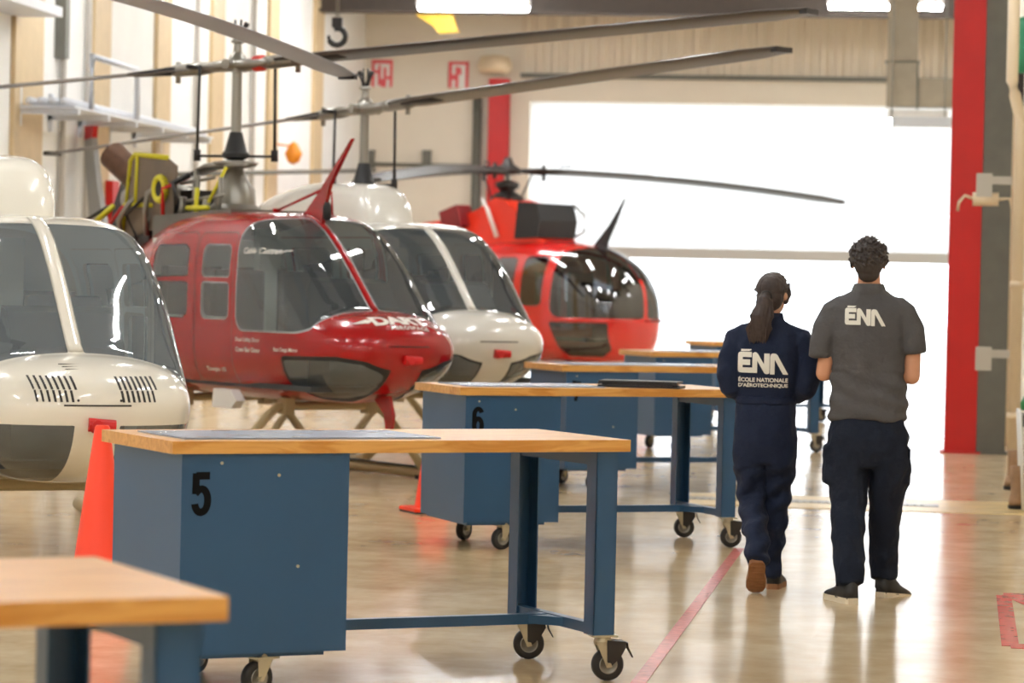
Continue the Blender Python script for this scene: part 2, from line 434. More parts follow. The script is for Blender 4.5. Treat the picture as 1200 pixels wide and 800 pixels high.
m_mat = mat('grey_blue_mat', srgb(136, 150, 172), .22, var=.05)
m_num = mat('black_numerals', srgb(8, 9, 12), .7, spec=.15)
TH = .924
def make_caster(parent, x, y, rz, brake=True):
    c = bpy.data.objects.new('caster', None); COL.objects.link(c); c.parent = parent; c.location = (x, y, 0); c.rotation_euler.z = rz; c.empty_display_size = .05
    return c
def caster_mesh():
    b = bm_()
    lathe(b, [(.03, -.02), (.052, -.02), (.0625, -.013), (.0625, .013), (.052, .02), (.03, .02), (.03, -.02)], 'y', (0, 0, .0625), 28)
    return b
def arc(cx, cz, rx, rz, a0, a1, n=14): return [(cx+rx*math.cos(R(a0+(a1-a0)*i/n)), cz+rz*math.sin(R(a0+(a1-a0)*i/n))) for i in range(n+1)]
DIGITS = {'5': [[(.95, .86), (-.62, .86)], [(-.62, .98), (-.66, .0)], [(-.70, .02), (-.3, .2)]+arc(.05, -.30, .68, .54, 100, -90)+arc(-.02, -.42, .72, .44, -90, -175)],
          '6': [arc(0, .46, .68, .42, 20, 180)+[(-.68, -.4)], arc(0, -.36, .68, .52, 180, 540, 28)], '7': [[(-.9, .86), (.85, .86), (-.1, -.98)]]}
def ribbon(b, pts, w, y):
    L = []
    for i, p in enumerate(pts):
        a = pts[max(0, i-1)]; c = pts[min(len(pts)-1, i+1)]; dx, dz = c[0]-a[0], c[1]-a[1]; l = math.hypot(dx, dz) or 1
        L.append((b.verts.new((p[0]-dz/l*w/2, y, p[1]+dx/l*w/2)), b.verts.new((p[0]+dz/l*w/2, y, p[1]-dx/l*w/2))))
    for q, r_ in zip(L, L[1:]): b.faces.new([q[0], q[1], r_[1], r_[0]])
def make_bench(loc, rz, label, digit, ext=0.):
    o = empty('workbench', loc, rz, label, 'workbench', 'numbered mobile workbenches')
    # tabletop
    b = bm_(); box(b, -1.04-ext, .73, -.40, .40, TH-.045, TH); obj('tabletop', b, m_wood, o, bevel=.003)
    # cabinet with inset back of its doors
    b = bm_(); box(b, -1.0-ext, -.425, -.388, .365, .158, TH-.046)
    prism(b, [(-.97, .158), (-.97, .142), (-.50, .142), (-.50, .158)], 'y', -.36, .34)
    cb = obj('cabinet', b, m_blue, o, bevel=.004)
    b = bm_()
    for (x, z) in ((-.92, .845), (-.70, .80), (-.62, .47)):
        lathe(b, [(0, -.003), (.006, -.003), (.006, .0), (0, .0)], 'y', (x, -.389, z), 10)
    obj('rivet', b, m_zinc, cb)
    # door on the far side of the cabinet
    b = bm_(); box(b, -.98, -.72, .366, .380, .18, TH-.07); obj('door', b, m_blue, cb, bevel=.002)
    b = bm_(); box(b, -.705, -.445, .366, .380, .18, TH-.07); obj('door', b, m_blue, cb, bevel=.002)
    b = bm_(); tube(b, [(-.74, .38, .55), (-.74, .405, .56), (-.74, .405, .66), (-.74, .38, .67)], .005, 6); obj('handle', b, m_zinc, cb, smooth=True)
    if digit:
        b = bm_()
        for kk, pts in enumerate(DIGITS[digit]): ribbon(b, [(-.925-ext+x*.033, .735+z*.076) for x, z in pts], .027, -.3893-.0002*kk)
        me = bpy.data.meshes.new('numeral'); b.to_mesh(me); b.free(); link('numeral', me, m_num, cb)
    # legs: folded channels
    t = .006
    b = bm_(); x0, x1 = .60, .69
    box(b, x0, x1, -.375, -.375+t, .178, TH-.046); box(b, x0, x0+t, -.375, -.295, .178, TH-.046); box(b, x1-t, x1, -.375, -.295, .178, TH-.046)
    obj('leg', b, m_blue, o)
    b = bm_()
    box(b, x0, x1, .372-t, .372, .178, TH-.046); box(b, x0, x0+t, .292, .372, .178, TH-.046); box(b, x1-t, x1, .292, .372, .178, TH-.046)
    obj('leg', b, m_blue, o)
    b = bm_(); box(b, .607, .683, -.365, .362, TH-.10, TH-.047); obj('apron', b, m_blue, o)
    b = bm_(); box(b, .61, .65, -.368, .365, .18, .22); obj('cross_rail', b, m_blue, o)
    b = bm_(); box(b, -.424, .60, .02, .06, .18, .22); prism(b, [(.52, .02), (.61, -.10), (.61, .16), (.52, .06)], 'z', .183, .217)
    obj('stretcher', b, m_blue, o)
    for (x, y, a, br) in ((.66, -.34, R(-14), 1), (.66, .34, R(-20), 1), (-.73, -.33, R(195), 0), (-.73, .32, R(215), 0)):
        c = make_caster(o, x, y, a)
        b = bm_(); tr = -.0
        lathe(b, [(.034, -.018), (.052, -.02), (.060, -.016), (.0625, -.008), (.0625, .008), (.060, .016), (.052, .02), (.034, .018)], 'y', (.02, 0, .0628), 28)
        w = obj('wheel', b, m_rub, c, smooth=True)
        b = bm_()
        lathe(b, [(0, -.012), (.026, -.012), (.032, -.019), (.036, -.019), (.037, .019), (.032, .019), (.026, .012), (0, .012)], 'y', (.02, 0, .0628), 24)
        obj('wheel_hub', b, m_hub, c, smooth=True)
        b = bm_(); zt_ = .158 if x > 0 else .142
        box(b, -.05, .05, -.045, .045, zt_+.012 if x > 0 else zt_-.008, zt_+.02 if x > 0 else zt_-.0005)
        lathe(b, [(0, zt_-.02), (.03, zt_-.02), (.034, zt_-.006), (.03, zt_+.012), (0, zt_+.012)], 'z', (0, 0, 0), 20)
        for s in (-1, 1):
            prism(b, [(-.03, zt_-.012), (.035, zt_-.012), (.032, .055), (.012, .052)], 'y', s*.027, s*.030)
        lathe(b, [(0, -.036), (.009, -.036), (.009, .036), (0, .036)], 'y', (.02, 0, .0628), 12)
        if x < 0: box(b, -.045, .045, -.03, .03, zt_-.006, zt_-.0005)
        obj('fork', b, m_zinc, c)
        if br:
            b = bm_()
            prism(b, [(.01, .158), (.082, .153), (.085, .13), (.062, .09), (.03, .06), (.012, .075)], 'y', -.034, -.0305)
            prism(b, [(.01, .158), (.082, .153), (.085, .13), (.062, .09), (.03, .06), (.012, .075)], 'y', .0305, .034)
            box(b, .03, .08, -.034, .034, .148, .152)
            tube(b, [(.078, 0, .15), (.095, 0, .145), (.098, 0, .125), (.118, 0, .09)], [(.02, .004)]*3+[(.016, .003)], 8)
            obj('brake', b, mat('brake_black', srgb(40, 36, 34), .45), c)
    return o
BU = R(28)
def bench_at(c1x, c1y, label, digit, BU=BU, ext=0.):          # by the floor point of its front right caster
    v = Vector((c1x, c1y, 0))-Matrix.Rotation(BU, 3, 'Z') @ Vector((.69, -.345, 0))
    return make_bench(v, BU, label, digit, ext)
def on_bench(bench, x, y, z=TH): return Matrix.Translation(bench.location) @ Matrix.Rotation(bench.rotation_euler.z, 4, 'Z') @ Vector((x, y, z))
a4 = R(33); v4 = Vector((-1.222, 5.334, 0))-Matrix.Rotation(a4, 3, 'Z') @ Vector((.73, -.377, 0))
b4 = make_bench(v4, a4, 'blue workbench with wooden top nearest the camera, cut off by the left edge', '')
b5 = bench_at(-1.091, 11.359, 'blue workbench marked 5 with wooden top on casters', '5', R(33.5), .07)
b6 = bench_at(-.975, 17.485, 'blue workbench marked 6 with black folder on its wooden top', '6')
b7 = bench_at(-1.0, 22.75, 'blue workbench standing directly behind the one marked 6', '7')
b8 = bench_at(-.80, 28.25, 'blue workbench near the far red helicopter nose, second from the back', '')
b9 = bench_at(-.62, 34.3, 'farthest and smallest blue workbench, just left of the person in navy coveralls', '')
def sheet(bench, x0, x1, y0, y1, label, th=.006, name='drawing_board', m=None, cat='board', group=None, rz=0):
    b = bm_(); box(b, -(x1-x0)/2, (x1-x0)/2, -(y1-y0)/2, (y1-y0)/2, 0, th)
    o = obj(name, b, m or m_mat, None, bevel=.002); o.location = on_bench(bench, (x0+x1)/2, (y0+y1)/2, TH+.0005); o.rotation_euler.z = bench.rotation_euler.z+rz
    return tag(o, label, cat, group)
sheet(b5, -1.03, -.02, -.30, .22, 'long flat grey-blue mat lying on the wooden top of bench 5', cat='mat', name='work_mat')
sheet(b6, -.95, -.11, -.28, .24, 'long flat grey mat lying on bench 6, left of the black folder', cat='mat', name='work_mat')
sheet(b7, -.90, .25, -.28, .24, 'flat pale mat on the workbench behind bench 6', cat='mat', name='work_mat')
sheet(b8, -.7, .45, -.28, .24, 'flat pale mat on the second workbench from the back of the row', cat='mat', name='work_mat')
m_folder = mat('black_binder', srgb(26, 27, 33), .45)
p = on_bench(b6, .17, -.16)
fd = empty('binder', p, BU+R(-32), 'closed black zip binder lying on bench 6', 'binder')
b = bm_(); box(b, -.24, .24, -.13, .13, .0005, .014); obj('back_cover', b, m_folder, fd, bevel=.005)
b = bm_(); box(b, -.215, .20, -.12, .12, .0145, .026); obj('pages', b, mat('binder_pages', srgb(44, 44, 50), .6), fd, bevel=.003)
b = bm_(); box(b, -.235, .225, -.128, .128, .0265, .040); obj('front_cover', b, m_folder, fd, bevel=.006)
b = bm_(); tube(b, [(-.236, -.10, .022), (-.250, -.03, .024), (-.250, .03, .024), (-.236, .10, .022)], .006, 6); obj('handle_strap', b, m_folder, fd, smooth=True)

# ------------------------------------------------------------------ traffic cones
m_cone = mat('cone_orange', srgb(255, 66, 28), .42)
def cone(loc, h, label, rz=0.):
    o = empty('traffic_cone', loc, rz, label, 'traffic cone', 'orange traffic cones')
    k = h/.9
    b = bm_(); lathe(b, [(.165*k, .03), (.15*k, .05), (.035*k, h-.01), (.028*k, h), (.02*k, h), (.14*k, .03)], 'z', n=32); obj('cone_body', b, m_cone, o, angle=R(40))
    b = bm_(); s = .23*k; r = .05*k; pts = [(-s+r, -s), (s-r, -s), (s, -s+r), (s, s-r), (s-r, s), (-s+r, s), (-s, s-r), (-s, -s+r)]
    prism(b, pts, 'z', .012, .032); obj('base_plate', b, m_cone, o, bevel=.004)
    b = bm_(); prism(b, [(x*.985, y*.985) for x, y in pts], 'z', 0, .012); obj('rubber_foot', b, m_black, o)
    return o
gp = G(112, 737); cone((gp.x-.05, gp.y+.23, 0), P(112, 497, 13.0).z+.0, 'tall orange traffic cone standing beside bench 5', R(20))
gp = G(500, 603); cone((gp.x, gp.y+.25, 0), .72, 'orange traffic cone half hidden behind bench 6', R(30))
# ------------------------------------------------------------------ helicopters
m_glass = glass_mat('cabin_glass', (.86, .92, .92, 1), .04, glare_film=.075)
m_glass1 = glass_mat('clear_canopy', (.95, .97, .98, 1), .04, glare_film=.16)
m_chin = glass_mat('chin_glass', (.66, .66, .58, 1), .03, glare_film=.12)
m_seal = mat('window_seal', srgb(30, 30, 30), .5)
m_sealw = mat('window_rim', srgb(170, 176, 178), .35)
m_inner = mat('cabin_grey', srgb(60, 62, 64), .7)
m_innerl = mat('cabin_light_grey', srgb(205, 216, 212), .7)
m_seat = mat('seat_fabric', srgb(34, 36, 42), .8)
m_blade = mat('rotor_blade_grey', srgb(62, 54, 48), .36, var=.05)
m_steel = mat('brushed_steel', srgb(150, 146, 138), .35, metal=.8)
m_darkm = mat('dark_metal', srgb(48, 44, 42), .45, metal=.4)
m_redp = mat('gloss_red', srgb(160, 4, 10), .22, coat=.45, spec=.35)
m_redo = mat('gloss_orange_red', srgb(200, 18, 12), .2, coat=1.)
m_whitegl = mat('gloss_ivory', srgb(236, 231, 218), .2, coat=.8)
m_whitegl3 = mat('gloss_pale_grey', srgb(222, 218, 208), .22, coat=.8)
m_tan = mat('skid_tan', srgb(176, 158, 118), .45)
m_lettering = mat('white_lettering', srgb(240, 236, 228), .4)

BELL = [  # x, half width, bottom, top, widest height, upper exponent, lower exponent
 (0, 0, .40, .40, .40, 2.0, 2.0), (-.02, .21, .31, .505, .41, 2.0, 2.0), (-.08, .365, .22, .575, .40, 2.1, 2.1),
 (-.2, .50, .13, .635, .41, 2.2, 2.2), (-.35, .575, .07, .675, .43, 2.3, 2.3), (-.5, .61, .035, .70, .44, 2.4, 2.4),
 (-.58, .62, .02, .765, .46, 2.8, 2.5), (-.75, .64, .008, .92, .48, 3.2, 2.6), (-1.0, .655, 0, 1.14, .5, 4.0, 2.8),
 (-1.25, .66, 0, 1.31, .5, 4.6, 3), (-1.45, .66, 0, 1.39, .5, 5, 3.2), (-1.7, .66, 0, 1.42, .5, 5, 3.2),
 (-2.2, .66, 0, 1.43, .5, 5, 3.2), (-2.7, .66, .0, 1.41, .5, 4.2, 3.0), (-3.1, .64, .03, 1.36, .52, 3.2, 2.6),
 (-3.5, .56, .15, 1.28, .6, 2.5, 2.3), (-4.0, .42, .38, 1.19, .75, 2.2, 2.1), (-4.6, .26, .62, 1.10, .86, 2, 2),
 (-5.2, .17, .76, 1.06, .91, 2, 2), (-9.2, .085, .93, 1.10, 1.015, 2, 2)]
def loft_body(tab, stations, nt=128, sx=1., sy=1., sz=1.):
    V, F = [], []
    for x in stations:
        hw, zb_, zt_, zw, nu, nl = interp(tab, x)
        for half, e, hh in ((1, nu, zt_-zw), (-1, nl, zw-zb_)):
            m_ = 60; q = []                      # a quarter of the section, re-spaced evenly along its length
            for j in range(m_+1):
                a = math.pi/2*j/m_; q.append((hw*math.cos(a)**(2/e) if j < m_ else 0., hh*math.sin(a)**(2/e) if j else 0.))
            acc = [0.]
            for p, r_ in zip(q, q[1:]): acc.append(acc[-1]+math.hypot(r_[0]-p[0], r_[1]-p[1]))
            h4_ = nt//4; rs = []; j = 0
            for k in range(h4_+1):
                t = acc[-1]*k/h4_
                while j < m_-1 and acc[j+1] < t: j += 1
                d_ = acc[j+1]-acc[j] or 1; f = min(1, max(0, (t-acc[j])/d_)); rs.append((q[j][0]+(q[j+1][0]-q[j][0])*f, q[j][1]+(q[j+1][1]-q[j][1])*f))
            if half == 1: ring = [(y, z) for y, z in rs[:-1]]+[(-y, z) for y, z in rs[:0:-1]]
            else: ring = [(-y, -z) for y, z in rs[:-1]]+[(y, -z) for y, z in rs[:0:-1]]
            V += [(x*sx, y*sy, (zw+z)*sz) for y, z in ring]
    n = len(stations)
    for i in range(n-1):
        for k in range(nt): F.append([i*nt+k, (i+1)*nt+k, (i+1)*nt+(k+1) % nt, i*nt+(k+1) % nt])
    V.append((stations[0]*sx-0.0, 0, interp(tab, stations[0])[3]*sz)); c0 = len(V)-1
    for k in range(nt): F.append([c0, k, (k+1) % nt])
    V.append((stations[-1]*sx, 0, interp(tab, stations[-1])[3]*sz)); c1 = len(V)-1; o = (n-1)*nt
    for k in range(nt): F.append([c1, o+(k+1) % nt, o+k])
    return V, F
def carve(V, F, f, w=.012):
    """inside, rim band, rest"""
    ins, out = clip(V, F, f)
    core, band = clip(V, ins, lambda p: f(p)+w)
    return core, band, out
BST = [-.0004, -.003, -.008, -.016, -.028, -.045, -.065]+[-.09-.028*i for i in range(76)]+[-2.2-.07*i for i in range(36)]+[-4.75, -4.9, -5.2, -6, -7, -8, -9.2]
SKID_TILT = 0
def clear_profile(p):
    return p
def blade(parent, root, d, length, chord, pitch, droop, m=m_blade, tipm=None, name='rotor_blade', n=14, up0=0.):
    """airfoil blade starting at root, pointing along the unit vector d"""
    root = Vector(root); d = Vector(d).normalized(); side = d.cross(Vector((0, 0, 1))).normalized(); up = side.cross(d)
    prof = [(.5, 0), (.42, .045), (.2, .06), (-.1, .045), (-.5, .004), (-.5, -.004), (-.1, -.03), (.2, -.04), (.42, -.03)]
    b = bm_(); rings = []
    for i in range(n+1):
        t = i/n; r = .35+(length-.35)*t; ch = chord*(1 if t < .985 else .6)
        if t == 0: ch = chord*.55
        c = root+d*r+up*(up0*r-droop*(r/length)**2); a = pitch
        rings.append([b.verts.new(c+side*(x*ch*math.cos(a)-z*chord*1.1*math.sin(a))+up*(x*ch*math.sin(a)+z*chord*1.1*math.cos(a))) for x, z in prof])
    k = len(prof)
    for i in range(n):
        for j in range(k): b.faces.new([rings[i][j], rings[i][(j+1) % k], rings[i+1][(j+1) % k], rings[i+1][j]])
    b.faces.new(rings[0]); b.faces.new(rings[-1][::-1])
    o = obj(name, b, m, parent, angle=R(35))
    if tipm:
        b = bm_(); c = root+d*(length-.02)+up*(up0*length-droop); box(b, -.03, .03, -chord*.3, chord*.3, -.02, .02, Matrix.Translation(c) @ Matrix((d, side, up)).transposed().to_4x4())
        obj('tip_cap', b, tipm, o)
    return o
def helicopter_bell(name, label, nose, yaw, gear, body, glass, opts):
    """nose: ground point under the nose; yaw = world direction of the nose"""
    o = empty(name, (nose[0], nose[1], 0), yaw, label, 'helicopter')
    def W(p): return (p[0], p[1], p[2]-gear)
    V, F = loft_body(BELL, BST)
    V = [(x, y, z+gear) for x, y, z in V]; g = gear
    rim = opts.get('rim', m_sealw)
    # windshields
    def shield(p):
        x, y, z = p; z -= g; ay = abs(y)
        lo = .685-.165*min(1, ay/.62)**2-z
        back = -1.42-x+max(0, z-1.0)*-.12
        # rounded upper rear corner
        q = math.hypot(max(0, lo+.12), max(0, back+.12))-.12 if (lo > -.12 and back > -.12) else max(lo, back)
        topf = (z-1.375)-.03*(1-ay/.6)
        topx = (-1.43-x)*.7 if ay < .35 else (-1.43-x-.10*((ay-.35)/.25)**1.5)*.7
        r = max(q, .028-ay, min(topf+.0, .5), x+.46)
        a, b_ = topf, back
        if a > -.14 and b_ > -.14: r = max(r, math.hypot(a+.14, b_+.14)-.14)
        return max(r, topx)
    core, band, F = carve(V, F, shield, .012)
    L = lambda fs: [f for f in fs if sum(V[i][1] for i in f) > 0]; Rr = lambda fs: [f for f in fs if sum(V[i][1] for i in f) <= 0]
    for sel in (L, Rr):
        w_ = raw('windshield', V, sel(core), glass, o); raw('window_rim', V, sel(band), rim, w_)
    # chin windows
    chin_pts = opts.get('chin', [(-.74, .325), (-.20, .335), (-.09, .31), (-.07, .25), (-.14, .17), (-.30, .09), (-.50, .05), (-.66, .06), (-.75, .16)]); kl = opts.get('keel', .13)
    cg = opts.get('chin_grow', .03)
    def chin(p):
        x, y, z = p; z -= g
        return max(rpoly(x, z, chin_pts, cg), kl-abs(y)) if z < .5 and x > -1 else .1
    core, band, F = carve(V, F, chin, opts.get('chin_band', .016))
    for sel in (L, Rr):
        w_ = raw('chin_window', V, sel(core), m_chin, o); raw('window_seal', V, sel(band), opts.get('chin_rim', m_seal), w_)
    # doors and their windows
    doors = [('front_door', -2.06, -1.47, [(-1.97, -1.53)]), ('rear_door', -2.90, -2.075, [(-2.80, -2.19)])]
    for dn, a, b_, wins in doors:
        def df(p, a=a, b_=b_):
            return max(rbox(p[0], p[2]-g, a, b_, .10, 1.26, .07), .3-abs(p[1])) if p[0] < -1.2 and p[0] > -3.1 else .1
        core, band, F = carve(V, F, df, .006)
        for sel in (L, Rr):
            fs = sel(core)
            def wf(p, w=wins[0]):
                zz = p[2]-g
                return max(rbox(p[0], zz, w[0], w[1], .60, 1.17, .06), -(abs(zz-.90)-.018))
            gl, bd, rest = carve(V, fs, wf, .008)
            d_ = raw(dn, V, rest, body, o); raw('door_window', V, gl, glass, d_); raw('window_seal', V, bd, rim if dn == 'front_door' else m_seal, d_)
            raw('door_gap', V, sel(band), m_darkm, o)
    hull = raw('fuselage', V, F, body, o)
    LF = []
    for c in children(o):
        if c.type == 'MESH' and c.name.split('.')[0] in ('fuselage', 'front_door', 'rear_door'):
            k = len(V); V += [tuple(v.co) for v in c.data.vertices]
            LF += [[i+k for i in p.vertices] for p in c.data.polygons if -2.93 < c.data.vertices[p.vertices[0]].co.x < -1.50]
    us = {i for f in LF for i in f}; LV = [((x, y*.965, g+.05+(z-g)*.955) if i in us else (0, 0, 0)) for i, (x, y, z) in enumerate(V)]
    raw('cabin_liner', LV, LF, m_innerl, o)
    # interior ---------------------------------------------------------------
    b = bm_(); box(b, -2.9, -.45, -.56, .56, g+.10, g+.14); obj('cabin_floor', b, m_inner, o)
    b = bm_(); box(b, -2.96, -2.9, -.57, .57, g+.14, g+(.7 if opts.get('see_through') else 1.22)); obj('rear_bulkhead', b, m_innerl, o)
    b = bm_(); box(b, -2.2, -2.1, -.08, .08, g+.14, g+1.3); box(b, -2.18, -2.12, -.55, .55, g+.14, g+.5); obj('broom_closet', b, m_innerl, o)
    for yy in (-.30, .30):
        s = bm_(); box(s, -2.05, -1.6, yy-.22, yy+.22, g+.32, g+.44); obj('seat', s, m_seat, o, bevel=.03)
        s = bm_(); box(s, -2.1, -2.0, yy-.22, yy+.22, g+.42, g+.98, Matrix.Identity(4)); obj('seat_back', s, m_seat, o, bevel=.03)
        s = bm_(); box(s, -2.85, -2.75, yy-.24, yy+.24, g+.4, g+1.0); box(s, -2.75, -2.35, yy-.24, yy+.24, g+.3, g+.42); obj('rear_seat', s, m_seat, o, bevel=.03)
        s = bm_(); tube(s, [(-1.35, yy, g+.14), (-1.32, yy, g+.42), (-1.28, yy, g+.62), (-1.33, yy, g+.72)], [.013, .013, .018, .022], 8); obj('cyclic_stick', s, m_black, o, smooth=True)
    s = bm_(); prism(s, [(-.62, .14+g), (-.95, .14+g), (-.93, .50+g), (-.98, .84+g), (-.92, .93+g), (-.80, .90+g), (-.66, .72+g)], 'y', -.30, .30)
    obj('instrument_console', s, m_black, o, bevel=.02)
    s = bm_()
    for yy in (-.2, -.07, .07, .2):
        for zz in (.60, .72): lathe(s, [(0, -.012), (.05, -.012), (.05, 0), (0, 0)], 'x', (-.962, yy, g+zz), 14)
    obj('gauges', s, m_darkm, o)
    # skid gear --------------------------------------------------------------
    gm = opts.get('gear_mat', m_tan); wd = .88
    for sy in (-1, 1):
        pts = [(.02, sy*wd, .27), (-.12, sy*wd, .16), (-.30, sy*wd, .075), (-.5, sy*wd, .045), (-1.2, sy*wd, .045), (-2.4, sy*wd, .045), (-3.4, sy*wd, .045), (-3.6, sy*wd, .06)]
        s = bm_(); tube(s, [Vector(p)+Vector((-.35, 0, 0)) for p in pts], .042, 12); sk = obj('skid', s, gm, o, smooth=True)
        s = bm_(); box(s, -3.0, -.9, sy*wd-.035, sy*wd+.035, .088, .096); obj('skid_step', s, m_black, sk)
        for xx in (-1.1, -3.1):
            s = bm_(); box(s, xx-.12, xx+.12, sy*wd-.05, sy*wd+.05, 0, .03); obj('skid_shoe', s, m_black, sk)
    for xx in (-1.15, -2.75):
        pts = []
        for t in [i/10 for i in range(-10, 11)]:
            y = t*wd; a = abs(t); z = .08+(g+.0-.08)*(1-max(0, (a-.48)/.52)**1.25)-.03
            pts.append((xx, y, z))
        s = bm_(); tube(s, pts, .034, 10); obj('cross_tube', s, gm, o, smooth=True)
        for sy in (-1, 1):
            s = bm_(); box(s, xx-.06, xx+.06, sy*.36-.04, sy*.36+.04, g-.09, g+.03); obj('gear_clamp', s, gm, o, bevel=.006)
    # nose fittings ------------------------------------------------------------
    hb = bvh_of(hull)
    s = bm_(); tube(s, [(-.06, -.012, g+.335), (.045, -.012, g+.345)], [.035, .03], 10, flat=1.); tube(s, [(.005, -.05, g+.35), (.02, .085, g+.345)], [.036, .03], 10)
    obj('pitot_cover', s, mat('red_cover', srgb(200, 18, 20), .5), o, bevel=.004)
    s = bm_(); b_ = None
    for i in range(25):
        y = -.165+.33*i/24; h = hb.ray_cast(Vector((1, y, g+.445)), Vector((-1, 0, 0)))
        if h[0] is not None:
            box(s, h[0].x-.002, h[0].x+.0035, y-.0075, y+.0075, g+.441, g+.449)
    obj('hatch_seam', s, m_darkm, o)
    if opts.get('vents'):
        def slot(y, z, w, h_, slant):
            for j in range(6):
                zz = z-h_/2+h_*j/5; yy = y+slant*(j/5-.5)*-1
                h = hb.ray_cast(Vector((1, yy, g+zz)), Vector((-1, 0, 0)))
                if h[0] is None: continue
                n_ = h[1]; c = h[0]+n_*.0015
                a_, bb = Vector((0, 1, 0)), n_.cross(Vector((0, 1, 0))).normalized()
                dz = h_/10+.002
                vs = [s.verts.new(c+Vector((0, sy*w/2-sl*slant*.1, 0))+bb*(sl*dz/max(.3, abs(bb.z)))) for sy, sl in ((-1, -1), (1, -1), (1, 1), (-1, 1))]
                s.faces.new(vs)
        for sy in (-1, 1):
            s = bm_()
            for k in range(8):
                slot(sy*.215+(k-3.5)*.0285, .555, .013, .052, .012)
            for k in range(7):
                slot(sy*.215+(k-3)*.0285, .490, .013, .045, .006)
            obj('louvre_slots', s, m_darkm, o)
        s = bm_()
        for (y, z) in ((-.10, .47), (.12, .47)):
            h = hb.ray_cast(Vector((1, y, g+z)), Vector((-1, 0, 0))); ball(s, h[0], .007, 8)
        obj('hatch_screws', s, m_darkm, o)
        s = bm_()
        for k in range(3):
            h = hb.ray_cast(Vector((1, -.115+.0*k, g+.645-.012*k)), Vector((-1, 0, 0)))
            if h[0]: box(s, h[0].x-.01, h[0].x+.004, -.15+.01*k, -.04, h[0].z-.002, h[0].z+.002)
        obj('louvre_slots', s, m_darkm, o)
    # windshield centre post (raised strip) ------------------------------------
    s = bm_(); pts = []
    for i in range(22):
        x = -.50-1.02*i/21; pts.append(Vector((x, 0, g+interp(BELL, x)[2]+.004)))
    tube(s, pts, [(opts.get('post', .028), .012)]*22, 8, up=Vector((0, 0, 1))); obj('centre_post', s, body, o, smooth=True)
    # cowling ------------------------------------------------------------------
    if opts.get('cowl', True):
        C = [(0, .02, 0, .02, 0, 2, 2), (-.03, .20, 0, .10, 0, 2.6, 2), (-.12, .25, 0, .26, 0, 3.2, 2), (-.30, .28, 0, .37, 0, 3.8, 2), (-.6, .30, 0, .40, 0, 4, 2), (-1.3, .33, -.02, .41, 0, 4, 2),
             (-2.0, .34, -.08, .36, 0, 2.8, 2), (-2.6, .27, -.12, .24, 0, 2.4, 2), (-3.1, .12, -.14, .06, -.04, 2, 2)]
        CV, CF = loft_body(C, [-.0001, -.004, -.012, -.03]+[-.06-.09*i for i in range(34)], 48)
        CV = [(x+opts.get('cowl_x', -1.62), y, z*1.0+g+1.385) for x, y, z in CV]
        cw = raw('cowling', CV, CF, body, o)
        if opts.get('stacks'):
          s = bm_(); tube(s, [(-3.7, -.16, g+1.7), (-3.78, -.22, g+1.9), (-3.95, -.28, g+2.0)], [.09, .09, .1], 12); tube(s, [(-3.7, .16, g+1.7), (-3.78, .22, g+1.9), (-3.95, .28, g+2.0)], [.09, .09, .1], 12)
          obj('exhaust_stack', s, m_darkm, o, smooth=True)
    # tail ---------------------------------------------------------------------
    fm = opts.get('fin', body)
    s = bm_(); prism(s, [(-9.02, .70+g), (-9.30, .72+g), (-9.62, 1.4+g), (-9.78, 2.0+g), (-9.86, 2.40+g), (-9.62, 2.42+g), (-9.42, 1.9+g), (-9.05, 1.15+g), (-8.95, 1.0+g)], 'y', -.03, .03)
    fn = obj('tail_fin', s, fm, o, bevel=.01)
    s = bm_(); prism(s, [(-9.862, 2.40+g), (-9.618, 2.42+g), (-9.59, 2.55+g), (-9.84, 2.55+g)], 'y', -.032, .032); obj('fin_tip', s, m_redcol, fn)
    s = bm_(); box(s, -7.3, -6.9, -.95, .95, g+.99, g+1.02); obj('stabiliser', s, body, o, bevel=.008)
    # mast and rotor --------------------------------------------------------------
    hx = opts.get('hub_x', -2.67); hz = g+opts.get('hub_z', 2.55); s = bm_()
    lathe(s, [(.03, 1.4+g), (.10, 1.42+g), (.09, 1.5+g), (.045, 1.53+g), (.038, hz+.05), (0, hz+.05)], 'z', (hx, 0, 0), 16)
    obj('mast', s, m_steel, o, angle=R(40))
    if opts.get('deck_mast', True):
        s = bm_(); zb_ = g+opts.get('swash', 1.86)
        lathe(s, [(.05, zb_+.12), (.06, zb_+.08), (.09, zb_-.03), (.11, zb_-.05), (.11, zb_-.08), (.06, zb_-.10)], 'z', (hx, 0, 0), 20)
        obj('swashplate', s, m_black, o, angle=R(40))
    if 'blade_dir' in opts:
        bd, teeter, droop = opts['blade_dir']     # local direction of one blade
        d0 = Vector((math.cos(bd), math.sin(bd), 0)); sd = Vector((-d0.y, d0.x, 0)); ct = Vector((hx, 0, hz))
        hub = bpy.data.objects.new('rotor_hub', None); COL.objects.link(hub); hub.parent = o; hub.empty_display_size = .1
        T = math.tan(teeter)
        s = bm_(); tube(s, [ct-d0*.42-Vector((0, 0, .42*T)), ct-d0*.1, ct+d0*.1, ct+d0*.42+Vector((0, 0, .42*T))], [(.07, .03), (.10, .05), (.10, .05), (.07, .03)], 10)
        obj('yoke', s, m_steel, hub, smooth=True)
        s = bm_(); tube(s, [ct-sd*.16, ct+sd*.16], .04, 12); lathe(s, [(0, -.05), (.08, -.05), (.09, 0), (.06, .08), (.035, .1), (.03, .17), (.055, .18), (.05, .2), (0, .2)], 'z', ct, 16)
        obj('trunnion', s, m_steel, hub, angle=R(40))
        s = bm_()                                    # little counterweight horns over the hub
